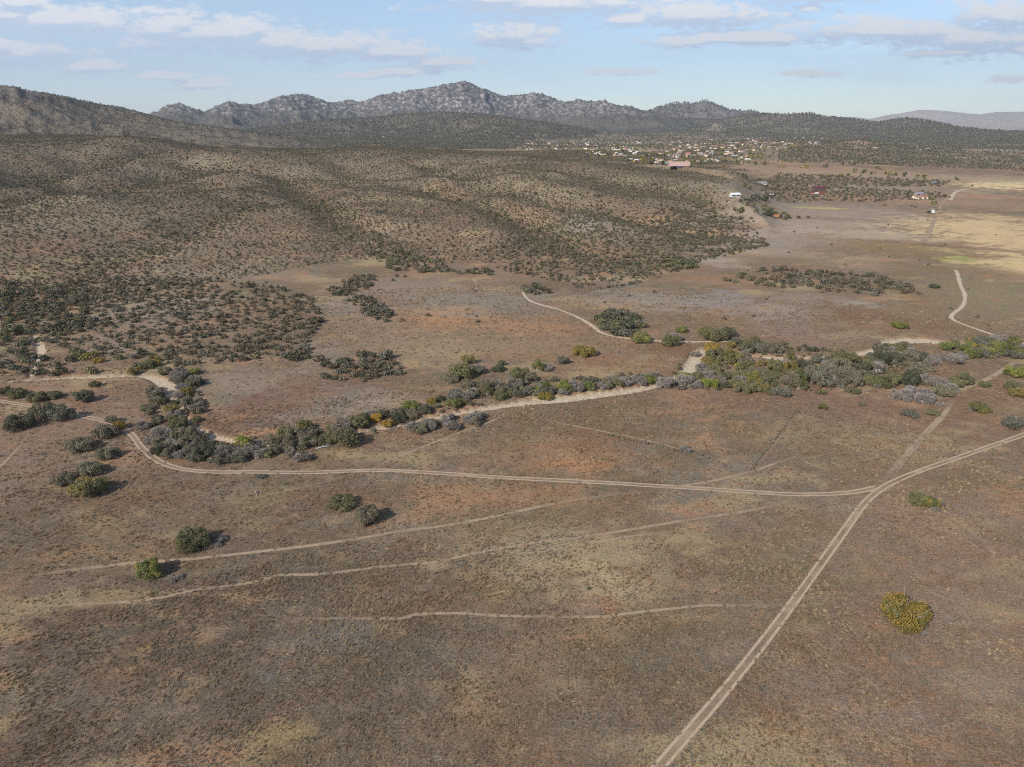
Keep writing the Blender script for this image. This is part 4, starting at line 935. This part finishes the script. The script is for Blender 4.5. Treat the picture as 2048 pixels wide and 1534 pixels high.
# small clump shapes for the scatters; each also stands once in the scene as a plant of its own
def source(me, kd, x, y, d, name, label, cat, group):
    o = bpy.data.objects.new(name, me); COL.objects.link(o); o.location = (x, y, gz(x, y)-0.05); o.scale = (d/1.9,)*3
    o.material_slots[0].link = 'OBJECT'; o.material_slots[0].material = LEAF[kd]
    return tag(o, label, cat, group)
SM = [crown_mesh(600+i, 6, 120, 0.17, (0.7, 0.85, 0.6)[i], False, spread=0.55, lr=(0.34, 0.52))[0] for i in range(3)]
srcs = []
order = np.argsort(np.hypot(HX, HY))[40:]
for i, kd in enumerate(['dark', 'scrubby', 'dark', 'scrubby', 'olive', 'scrubby', 'sage', 'brown', 'scrubby']):
    j = order[i*23]; w_ = {'dark': 'dark green', 'sage': 'grey-green', 'olive': 'olive', 'brown': 'brownish', 'scrubby': 'olive-brown'}[kd]
    srcs.append(source(SM[i % 3], kd, HX[j], HY[j], HD[j], 'scrub_oak', f'small {w_} shrub low on the brown hillside', 'shrub', f'small {w_} shrubs low on the brown hillside'))
HP = np.where(RVv > 0.5, sg.choice([0, 2, 4, 5, 1, 3, 8, 7], HX.size), sg.choice([0, 1, 3, 5, 6, 7, 8, 1, 3, 5], HX.size))
gn_scatter('hillside_scrub', HX, HY, HD/1.9, HP, srcs, 'low scrub dotted thickly over the brown hills', 'scrub')
if REST:
    kid = {'dark': [0, 2, 5], 'sage': [1, 3, 6], 'olive': [4], 'bare': [7], 'golden': [4, 7], 'brown': [7], 'scrubby': [1, 3, 8]}
    gn_scatter('valley_scrub', np.array([p[0] for p in REST]), np.array([p[1] for p in REST]), np.array([p[2] for p in REST])/1.9,
               [kid[p[3]][sg.integers(len(kid[p[3]]))] for p in REST], srcs, 'scattered bushes over the valley floor and hill foot', 'scrub')
# far woodland: pinyon, juniper and pine, a crown at a time
FM = [crown_mesh(700+i, 4, 46, 0.26, (1.15, 1.5, 0.9)[i], False, spread=0.4, lr=(0.36, 0.55))[0] for i in range(3)]
fs = []
for i, (kd, px, py) in enumerate([('juniper', 520, 290), ('juniper', 610, 296), ('sage', 700, 292), ('juniper', 820, 300), ('scrubby', 950, 306)]):
    c = cast(px, py); fs.append(source(FM[i % 3], kd, c[0], c[1], 6.0, 'juniper_tree', f'dark juniper at the near edge of the far woodland', 'tree', 'junipers at the near edge of the far woodland'))
OPEN = [  # outlines of open ground on the far plain and hills, share of trees that stay
 ([(1440,320),(2100,345),(2100,800),(1440,800),(1300,400),(1400,345)], 0.0), ([(1040,330),(1440,318),(1440,360),(1200,345)], 0.12),
 ([(1560,296),(1700,290),(2100,318),(2100,352),(1760,345),(1560,330),(1470,312)], 0.75), ([(1080,268),(1420,262),(1640,272),(1640,292),(1480,310),(1450,335),(1300,332),(1080,306)], 0.16),
 ([(1380,318),(1600,325),(2100,343),(2100,352),(1380,330)], 0.05), ([(1000,272),(1070,270),(1080,300),(1010,300)], 0.3), ([(910,272),(970,270),(975,288),(920,288)], 0.3),
 ([(0,230),(330,246),(330,282),(0,276)], 0.45), ([(1900,300),(2100,300),(2100,322),(1900,320)], 0.25), ([(1680,284),(1900,288),(2300,290),(2300,297),(1700,292)], 0.2), ([(1560,267),(1800,270),(2300,274),(2300,279),(1560,273)], 0.25)]
FX = []; FY = []; FD = []
for r0, r1, s in ((1700, 2500, 8.5), (2500, 3700, 11.5), (3700, 5400, 15.0), (5400, 7400, 20.0), (7400, 10500, 30.0)):
    gx, gy = np.meshgrid(np.arange(-r1*0.76, r1*0.76, s), np.arange(r0*0.62, r1, s))
    x = gx.ravel()+sg.uniform(-.6, .6, gx.size)*s; y = gy.ravel()+sg.uniform(-.6, .6, gx.size)*s; r = np.hypot(x, y)
    k = (r >= r0) & (r < r1) & (np.abs(np.arctan2(x, y)) < math.radians(49)); x, y = x[k], y[k]
    z = zat(x, y); _, wh = height(x, y, True); ax, ay, _ = to_pix(x, y, z)
    den = np.full(x.shape, 0.86)
    den = np.where(wh == 1, 0.0, den); den = np.where(wh == 3, 0.86 - 0.58*sstep(110, 240, z), den); den = np.where(wh == 2, 0.78-0.45*sstep(150, 230, z), den)
    den = np.where(wh == 4, 0.5, den); den = np.where(wh == 8, 0.4, den); den = np.where(wh == 6, 0.0, den); den = np.where(wh == 5, 0.66, den)
    axj = ax + 45*fbm(x/160, y/160, 3, 121); ayj = ay + 5*fbm(x/160, y/160, 3, 122)
    for P, f in OPEN: den = np.where(inpoly(axj, ayj, P) & (wh == 0), np.minimum(den, f), den)
    den = np.where((wh == 0) & (ax > 1560), np.minimum(den, 0.6), den)
    den = den + (wh == 2)*1.7*fbm(x/230, y/230, 3, 97)
    den = den + 0.55*fbm(x/(s*11), y/(s*11), 3, 95)*(den > 0.2) + 0.35*fbm(x/(s*40), y/(s*40), 2, 96)*(den > 0.2)
    k = sg.random(x.size) < den
    FX.append(x[k]); FY.append(y[k]); FD.append(np.where((wh[k] == 3) | (wh[k] == 2), 0.55, 1.0)*s*sg.uniform(0.5, 0.9, k.sum()))
FX, FY, FD = map(np.concatenate, (FX, FY, FD))
gn_scatter('far_woodland', FX, FY, FD/1.9, sg.integers(0, 5, FX.size), fs, 'dark pinyon and juniper woodland below the granite mountains', 'woodland', 0.3)
# line of bushes along the far creek
# dry grass tussocks over the near ground
GM = [crown_mesh(800+i, 3, 26, 0.36, 0.5, True, spread=0.3, lr=(0.5, 0.7))[0] for i in range(2)]
M_ST = [leaf_mat('straw_grass', (138, 120, 92), (162, 142, 110)), leaf_mat('brown_grass', (110, 90, 68), (132, 106, 80)), leaf_mat('rust_grass', (124, 100, 78), (140, 114, 90)), leaf_mat('grey_grass', (112, 104, 92), (136, 128, 114))]
gs = []
for i in range(4):
    c = cast(500+i*260, 1300+i*30)
    o = bpy.data.objects.new('grass_tussock', GM[i % 2]); COL.objects.link(o); o.location = (c[0], c[1], gz(*c)); o.scale = (0.35, 0.35, 0.4)
    o.material_slots[0].link = 'OBJECT'; o.material_slots[0].material = M_ST[i]
    tag(o, ['pale straw tussock in the near left field', 'dark brown tussock in the near left field', 'rust brown tussock in the near field left of the straight track', 'grey tussock close to the straight two-rut track'][i], 'tussock', 'grass tussocks in the near field'); gs.append(o)
TX, TY = [], []
for r0, r1, s in ((60, 130, 0.42), (130, 220, 0.75), (220, 380, 1.6)):
    n = int(0.5*(r1*r1-r0*r0)*math.radians(100)/(s*s)); r = np.sqrt(sg.uniform(r0*r0, r1*r1, n)); a = sg.uniform(-math.radians(50), math.radians(50), n)
    x, y = r*np.sin(a), r*np.cos(a); k = (fbm(x/9, y/6, 3, 97)+0.2+0.35*fbm(x/40, y/30, 2, 98)) > sg.uniform(-0.25, 0.7, n); TX.append(x[k]); TY.append(y[k])
TX = np.concatenate(TX); TY = np.concatenate(TY)
k = ~on_wash(TX, TY)
for nm, o in [(o.name, o) for o in COL.objects if o.name.startswith(('dirt_road', 'footpath'))]:
    co = np.empty(len(o.data.vertices)*3); o.data.vertices.foreach_get('co', co); co = co.reshape(-1, 7, 3) if len(co) % 21 == 0 else co.reshape(-1, 9, 3)
    L = co[:, co.shape[1]//2, :2]; hw = np.linalg.norm(co[0, 0, :2]-co[0, -1, :2])/2
    lo, hi = L.min(0)-hw, L.max(0)+hw; j = np.flatnonzero(k & (TX > lo[0]) & (TX < hi[0]) & (TY > lo[1]) & (TY < hi[1]))
    for i in range(0, len(j), 3000):
        jj = j[i:i+3000]; d = np.hypot(TX[jj][:, None]-L[None, :, 0], TY[jj][:, None]-L[None, :, 1]).min(1); k[jj[d < hw*0.9]] = False
TX, TY = TX[k], TY[k]
kindn = np.clip(((fbm(TX/22, TY/16, 3, 99)+0.5)*4 + sg.uniform(-1, 1, TX.size)), 0, 3.99).astype(int)
gn_scatter('dry_grass', TX, TY, sg.uniform(0.10, 0.27, TX.size)*np.interp(np.hypot(TX, TY), [80, 350], [1, 2.2]), kindn, gs, 'dry grass tussocks all over the near field', 'grass', 0.02)

# ------------------------------------------------------------------ houses, sheds and vehicles
WALL = {'white': plain('white_siding', (186, 182, 174)), 'tan': plain('tan_stucco', (186, 164, 136)), 'blue': plain('blue_siding', (128, 142, 150)), 'grey': plain('grey_siding', (160, 158, 156)), 'pink': plain('pinkish_stucco', (176, 148, 140)), 'dark': plain('dark_brown_siding', (84, 62, 58)), 'cream': plain('cream_stucco', (214, 200, 172))}
ROOF = {'white': plain('white_metal_roof', (204, 204, 202), 0.5), 'grey': plain('grey_shingle_roof', (128, 126, 126)), 'red': plain('red_tile_roof', (146, 100, 84)), 'brown': plain('brown_shingle_roof', (104, 84, 74)), 'blue': plain('blue_metal_roof', (120, 156, 180), 0.5), 'tan': plain('tan_roof', (172, 152, 130)), 'maroon': plain('maroon_metal_roof', (92, 44, 44), 0.6)}
GLASS = plain('dark_window_glass', (44, 52, 60), 0.15, 0, 0.03); DOORM = plain('door_paint', (96, 76, 62))
def house_parts(L, D, h, rise):
    """wall, roof, door and window meshes of a gabled house L long and D deep"""
    wl = MB(); wl.add([(-L/2,-D/2,0),(L/2,-D/2,0),(L/2,D/2,0),(-L/2,D/2,0),(-L/2,-D/2,h),(L/2,-D/2,h),(L/2,D/2,h),(-L/2,D/2,h),(-L/2,0,h+rise),(L/2,0,h+rise)],
                      [(0,1,5,4),(2,3,7,6),(1,2,6,9,5),(3,0,4,8,7),(4,5,9,8),(6,7,8,9)])
    rf = MB(); e = 0.45; q = rise/(D/2)
    for sgn in (-1, 1):
        a = [(-L/2-e, sgn*(D/2+e), h-e*q+0.06), (L/2+e, sgn*(D/2+e), h-e*q+0.06), (L/2+e, 0, h+rise+0.06), (-L/2-e, 0, h+rise+0.06)]
        b = [(x, y, z+0.18) for x, y, z in a]; rf.add(a+b, [(0,1,2,3),(7,6,5,4),(0,4,5,1),(1,5,6,2),(2,6,7,3),(3,7,4,0)])
    dr = MB(); dr.box(-0.5, 0.5, -D/2-0.06, -D/2-0.004, 0.0, 2.1)
    ws = []
    for x in (-L*0.34, -L*0.17, L*0.2, L*0.36):
        w_ = MB(); w_.box(x-0.7, x+0.7, -D/2-0.05, -D/2-0.004, 0.95, 2.1); ws.append(w_)
    return wl, rf, dr, ws
def house(px, py, L, D, wall, roof, rot, label, h=2.7, rise=1.3, extra=None, cat='house', name='house'):
    c = cast(px, py); r = bpy.data.objects.new(name, None); COL.objects.link(r); r.location = (c[0], c[1], gz(*c)-0.1); r.rotation_euler = (0, 0, math.radians(rot)); tag(r, label, cat)
    wl, rf, dr, ws = house_parts(L, D, h, rise)
    link('wall', wl.mesh('wall', WALL[wall]), r); link('roof', rf.mesh('roof', ROOF[roof]), r); link('door', dr.mesh('door', DOORM), r)
    for w_ in ws: link('window', w_.mesh('window', GLASS), r)
    ch = MB(); ch.box(L*0.2, L*0.2+0.7, 0.6, 1.3, h+rise*0.4, h+rise+0.9); link('chimney', ch.mesh('chimney', WALL['tan']), r)
    if extra: extra(r, L, D, h)
    return r
def garage(col_):
    def f(r, L, D, h):
        for x in (-L*0.05, L*0.08):
            g_ = MB(); g_.box(x-1.2+L*0.02, x+1.2-L*0.02, -D/2-0.08, -D/2-0.055, 0, 2.3); link('garage_door', g_.mesh('garage_door', col_), r)
    return f
house(1469,394,9,6,'white','white',8,'white house with white roof at the left end of the yards on the plain')
house(1523,369,12,7,'white','grey',-6,'long pale house behind the other yards, beside a tall dark tree')
house(1535,389,11,8,'white','brown',15,'white house with dark end beside the driveway on the plain')
house(1637,383,15,10,'dark','maroon',4,'two-storey dark maroon house in the middle of the plain', 5.4, 1.8)
house(1839,397,16,9,'cream','red',0,'cream house with orange-red roof right of the middle of the plain')
house(1838,391,9,7,'grey','grey',0,'small grey-roofed outbuilding behind the cream house', cat='outbuilding', name='outbuilding')
RED = plain('red_paint', (132, 62, 54)); REDM = 'red_container'
def box_shed(px, py, L, D, hh, mat, rot, label, cat, name, rib=None):
    c = cast(px, py); r = bpy.data.objects.new(name, None); COL.objects.link(r); r.location = (c[0], c[1], gz(*c)); r.rotation_euler = (0, 0, math.radians(rot)); tag(r, label, cat)
    b = MB(); b.box(-L/2, L/2, -D/2, D/2, 0.1, hh)
    for k_ in range(int(L)): x = -L/2+0.5+k_; b.box(x-0.12, x+0.12, -D/2-0.06, -D/2+0.01, 0.2, hh-0.1)
    link('container_box' if 'container' in name else 'wall', b.mesh('wall', mat), r)
    d = MB(); d.box(L/2+0.004, L/2+0.06, -D/2+0.1, D/2-0.1, 0.25, hh-0.15); link('door', d.mesh('door', mat), r)
    t_ = MB(); t_.box(-L/2-0.05, L/2+0.05, -D/2-0.08, D/2+0.08, hh+0.002, hh+0.16); link('roof', t_.mesh('roof', mat), r)
    return r
box_shed(1642,388,8,3,2.7,RED,0,'bright red container in front of the dark maroon house','container','shipping_container')
box_shed(1625,388,4,2.6,2.5,RED,0,'small red shed left of the bright red container','shed','shed')
box_shed(1633,388,5,2.5,2.4,WALL['white'],0,'white shed between the two red ones','shed','shed')
box_shed(1358,332,30,14,6,WALL['pink'],-4,'long pinkish industrial hall at the near edge of the town','hall','industrial_hall')
box_shed(1363,335,16,5,3.4,plain('blue_panels',(104,112,150)),-4,'low blue annex in front of the pinkish hall','annex','annex')
box_shed(1333,327,11,6,3,plain('turquoise_roof',(110,170,180)),0,'turquoise shed left of the pinkish hall','shed','shed')
box_shed(1553,434,5,3,2.4,plain('orange_tarp',(160,116,70)),10,'orange covered stack among the bushes on the plain','stack','covered_stack')
box_shed(1868,368,7,4,3,WALL['blue'],5,'blue-grey shed far up the straight road','shed','shed')
# motor coach and pickup beside the far road
def vehicle(px, py, L, Wd, hh, rot, matb, label, cat, name, cab):
    c = cast(px, py); r = bpy.data.objects.new(name, None); COL.objects.link(r); r.location = (c[0], c[1], gz(*c)); r.rotation_euler = (0, 0, math.radians(rot)); tag(r, label, cat)
    b = MB(); b.box(-L/2, L/2, -Wd/2, Wd/2, 0.45, hh if not cab else 1.05)
    if cab: b.add([(-0.5,-Wd/2,1.05),(1.5,-Wd/2,1.05),(1.5,Wd/2,1.05),(-0.5,Wd/2,1.05),(-0.35,-Wd/2+.15,1.75),(0.95,-Wd/2+.15,1.75),(0.95,Wd/2-.15,1.75),(-0.35,Wd/2-.15,1.75)], [(4,5,6,7),(0,1,5,4),(1,2,6,5),(2,3,7,6),(3,0,4,7)])
    link('body', b.mesh('body', matb), r)
    w_ = MB()
    if cab: w_.add([(1.52,-Wd/2+.2,1.12),(1.52,Wd/2-.2,1.12),(1.0,Wd/2-.3,1.72),(1.0,-Wd/2+.3,1.72)], [(0,1,2,3)])
    else: w_.box(L/2+.004, L/2+.04, -Wd/2+.2, Wd/2-.2, 1.5, hh-.6)
    link('windscreen', w_.mesh('windscreen', GLASS), r)
    for sx in (-1, 1):
        for sy in (-1, 1):
            q = MB(); q.tube([(sx*L*0.32, sy*(Wd/2-0.25), 0.4), (sx*L*0.32, sy*(Wd/2+0.02), 0.4)], [0.4, 0.4], 12); link('wheel', q.mesh('wheel', plain_black), r)
    return r
plain_black = plain('black_rubber', (32, 32, 34))
vehicle(1865,426,8.5,2.5,3.2,68,WALL['white'],'white motor coach parked beside the straight far road','motor coach','motor_coach',False)
vehicle(1857,425,5.0,1.9,1.7,20,plain_black,'dark pickup truck left of the white motor coach','pickup','pickup_truck',True)
vehicle(1628,389,5.0,1.9,1.7,0,WALL['grey'],'grey pickup truck parked in front of the dark maroon house','pickup','pickup_truck',True)
vehicle(1530,392,5.0,1.9,1.7,10,plain_black,'dark pickup truck beside the white house with a dark end','pickup','pickup_truck',True)
# the town: a few house shapes, each house set down by itself
TM = {}
for i, (L, D, h, rs) in enumerate([(15, 10, 3.0, 2.0), (22, 9, 2.8, 1.2), (13, 12, 5.2, 2.2)]):
    wl, rf, dr, ws = house_parts(L, D, h, rs); TM[i] = (wl.mesh('wall', WALL['white']), rf.mesh('roof', ROOF['grey']))
def town_house(px, py, where):
    c = cast(px, py)
    if not c: return
    wk = rng.choice(['white','cream','tan','tan','grey','pink','cream']); rk = rng.choice(['white','grey','grey','red','brown','brown','red','tan']); i = rng.randrange(3)
    r = bpy.data.objects.new('house', None); COL.objects.link(r); r.location = (c[0], c[1], gz(*c)-0.2); r.rotation_euler = (0, 0, rng.uniform(-0.5, 0.5)); s = rng.uniform(0.5, 0.85); r.scale = (s, s, s)
    sh_ = ['compact', 'long low', 'two-storey'][i]
    lw = {'white': 'white', 'cream': 'cream', 'tan': 'tan', 'grey': 'grey', 'pink': 'pinkish', 'blue': 'pale blue'}[wk]
    tag(r, f'{sh_} {lw} house with {rk} roof {where}', 'house', f'{sh_} {lw} houses with {rk} roofs {where}')
    for nm, me, mt in (('wall', TM[i][0], WALL[wk]), ('roof', TM[i][1], ROOF[rk])):
        o = bpy.data.objects.new(nm, me); COL.objects.link(o); o.parent = r; o.material_slots[0].link = 'OBJECT'; o.material_slots[0].material = mt
for P, n, where in [([(1100,292),(1200,286),(1300,296),(1420,300),(1420,312),(1250,314),(1110,302)], 60, 'in the lower left town'),
                    ([(1240,308),(1400,300),(1520,312),(1500,326),(1340,330),(1230,318)], 62, 'in the near middle town'),
                    ([(1320,284),(1480,276),(1560,280),(1600,290),(1520,304),(1400,304),(1330,296)], 80, 'in the upper middle town'),
                    ([(1440,268),(1560,266),(1690,282),(1650,292),(1500,284)], 44, 'on the upper right town edge'),
                    ([(1000,276),(1080,272),(1110,298),(1030,300)], 22, 'on the low rise left of town'),
                    ([(700,275),(990,268),(990,290),(700,288)], 20, 'in the trees left of town'),
                    ([(1640,276),(1900,296),(1880,304),(1620,288)], 16, 'on the ridge right of town'), ([(1080,284),(1310,280),(1340,292),(1120,300)], 36, 'in the upper left town')]:
    for _ in range(n*20):
        if n <= 0: break
        x, y = rng.uniform(min(p[0] for p in P), max(p[0] for p in P)), rng.uniform(min(p[1] for p in P), max(p[1] for p in P))
        if inpoly(np.array([x]), np.array([y]), P)[0]: town_house(x, y, where); n -= 1
# yard trees in the town
YX = []
for _ in range(900):
    x, y = rng.uniform(1060, 1640), rng.uniform(272, 330)
    if inpoly(np.array([x]), np.array([y]), [(1080,290),(1320,276),(1640,272),(1640,290),(1500,325),(1300,332),(1080,306)])[0]:
        c = cast(x, y)
        if c: YX.append((*c, rng.uniform(5, 11)))
for px, py, s_ in [(1480,327,20),(1520,330,20),(1700,330,16),(1720,344,18),(1790,352,18),(1810,352,16),(1745,348,14),(1855,357,16),(1660,352,12),(1690,353,14),(1706,352,14),(1640,354,10),(1920,360,10),(1600,404,6),(1500,380,12),(1560,378,7),(1828,396,8),(1860,399,8),(1870,408,8),(1945,372,6),(1600,336,14),(1560,335,14),(1450,334,12),(1660,335,14),(1760,338,14)]:
    c = cast(px, py)
    for q in range(3): YX.append((c[0]+rng.uniform(-1, 1)*s_, c[1]+rng.uniform(-1, 1)*s_, s_*rng.uniform(.4, .7)))
ys = []
for i, (kd, px, py) in enumerate([('green', 1180, 296), ('golden', 1300, 312), ('dark', 1420, 316), ('mixed', 1500, 318)]):
    c = cast(px, py); w_ = {'green': 'light green', 'golden': 'yellow-brown', 'dark': 'dark green', 'mixed': 'turning'}[kd]
    ys.append(source(FM[i % 3], kd, c[0], c[1], 11.0, 'shade_tree', f'{w_} shade tree among the houses of the town', 'tree', 'shade trees marking the town'))
YX = np.array(YX); gn_scatter('town_trees', YX[:, 0], YX[:, 1], YX[:, 2]/1.9, sg.integers(0, 4, len(YX)), ys, 'small mass of yard trees in and around the far town', 'trees', 0.2)

# ------------------------------------------------------------------ old wire fences
M_POST = plain('weathered_post', (120, 104, 90)); M_WIRE = plain('rusty_wire', (110, 96, 88), 0.6)
pm = MB(); pm.tube([(0,0,-0.2),(0.01,0,0.7),(0,0.01,1.35)], [0.07,0.06,0.055], 6); PMESH = pm.mesh('post', M_POST)
def fence(P, label, step):
    L = densify(castl(P), 1.0); L = L[::step]; r = bpy.data.objects.new('wire_fence', None); COL.objects.link(r); r.location = (L[0][0], L[0][1], gz(*L[0])); tag(r, label, 'fence')
    Z = zat(L[:, 0], L[:, 1])-r.location.z; Q = L-L[0]
    for q, z in list(zip(Q, Z))[:100]: link('post', PMESH, r, (q[0], q[1], z))
    wm = MB()
    for hgt in (0.45, 0.8, 1.15): wm.tube([(q[0], q[1], z+hgt) for q, z in zip(Q, Z)], [0.012]*len(Q), 3)
    link('wire', wm.mesh('wire', M_WIRE), r)
fence([(1498,942),(1540,893),(1590,823)], 'old wire fence on the brushy line in the middle field', 4)
fence([(1694,690),(1715,665),(1755,626)], 'wire fence crossing the reddish field north of the woodland', 4)
fence([(1775,962),(1812,915),(1862,858)], 'wire fence beside the faint track right of the middle field', 5)
# fallen pale logs
def log(px, py, Lg, rot, label):
    c = cast(px, py); m = MB(); g_ = np.random.default_rng(int(px)); m.tube([(0,0,.12),(Lg*.5,.2,.3),(Lg,0,.35)], [.16,.12,.05], 6)
    for k_ in range(5):
        t_ = g_.uniform(.3, .95); m.tube([(Lg*t_, .1, .3), (Lg*t_+g_.uniform(.3, 1), g_.uniform(-1.2, 1.2), g_.uniform(.4, 1.3)), (Lg*t_+g_.uniform(.6, 1.8), g_.uniform(-2, 2), g_.uniform(.2, 1.6))], [.07,.05,.02], 4)
    o = link('fallen_tree', m.mesh('fallen_tree', M_PALE), None, (c[0], c[1], gz(*c))); o.rotation_euler = (0, 0, math.radians(rot)); tag(o, label, 'fallen tree')
log(1372, 764, 7, -35, 'bleached fallen tree at the west foot of the woodland'); log(1032, 789, 4, 5, 'small bleached log among the brush above the wide wash')
log(1396, 745, 5, 80, 'pale standing dead branches at the mouth of the curving sand'); log(632, 898, 4, 20, 'grey fallen branch below the trees east of the grey thicket')
def stones(px, py, label, mat, n=7, sz=.5):
    c = cast(px, py); m = MB(); g_ = np.random.default_rng(int(px))
    for _ in range(n):
        x, y = g_.uniform(-1, 1, 2); s_ = sz*g_.uniform(.5, 1); m.tube([(x, y, -.05), (x+.05, y, s_*.5), (x, y+.05, s_*.9)], [s_*.6, s_*.55, s_*.2], 7)
    o = link('stone_heap', m.mesh('stone_heap', mat), None, (c[0], c[1], gz(*c))); tag(o, label, 'stones')
stones(516, 987, 'dark little heap of stones below the dirt road', M_BARK); stones(1474, 1477, 'tiny dark stump in the grass right of the straight track', M_BARK, 5, .3)

# ---- look-alikes told apart by their place in the row they stand in
from collections import defaultdict
same = defaultdict(list)
for o in COL.objects:
    if o.parent is None and 'label' in o.keys() and not o.get('kind') and 'group' in o.keys(): same[o['label']].append(o)
for lb, L in same.items():
    if len(L) < 2: continue
    P2 = [to_pix(*o.location)[:2] for o in L]
    if len(L) > 9:                            # a big group falls into a front and a back row first
        med = sorted(p[1] for p in P2)[len(L)//2]; rows = [('front', [i for i in range(len(L)) if P2[i][1] >= med]), ('back', [i for i in range(len(L)) if P2[i][1] < med])]
    else: rows = [('', list(range(len(L))))]
    for rw, ids in rows:
        ids.sort(key=lambda i: P2[i][0])
        for k_, i in enumerate(ids):
            n_ = k_+1; suf = 'th' if 10 <= n_ % 100 <= 20 else {1: 'st', 2: 'nd', 3: 'rd'}.get(n_ % 10, 'th')
            wd_ = {1: 'leftmost', 2: 'second from left', 3: 'third from left', 4: 'fourth from left', 5: 'fifth from left'}.get(n_, f'{n_}{suf} from left')
            if len(ids) > 1 and n_ == len(ids): wd_ = 'rightmost'
            L[i]['label'] = f"{lb}, {rw + ' ' if rw else ''}{wd_}".replace(' among the', ' in the')
            q_ = L[i]['label'].split()
            if len(q_) > 16: L[i]['label'] = ' '.join(w_ for w_ in q_ if w_ not in ('the',))

# ------------------------------------------------------------------ haze
hb = MB(); hb.box(-34000, 34000, -34000, 34000, -40, 3000)
hm = bpy.data.materials.new('thin_air'); hm.use_nodes = True; t = NT(hm.node_tree); t.n.clear()
o = t.node('ShaderNodeOutputMaterial'); pv = t.node('ShaderNodeVolumePrincipled')
pv.inputs['Color'].default_value = (0.74, 0.84, 1.0, 1); pv.inputs['Density'].default_value = 3.2e-5; pv.inputs['Anisotropy'].default_value = 0.2
t.l.new(pv.outputs[0], o.inputs['Volume'])
HAZE = tag(link('haze', hb.mesh('haze', hm)), kind='stuff')
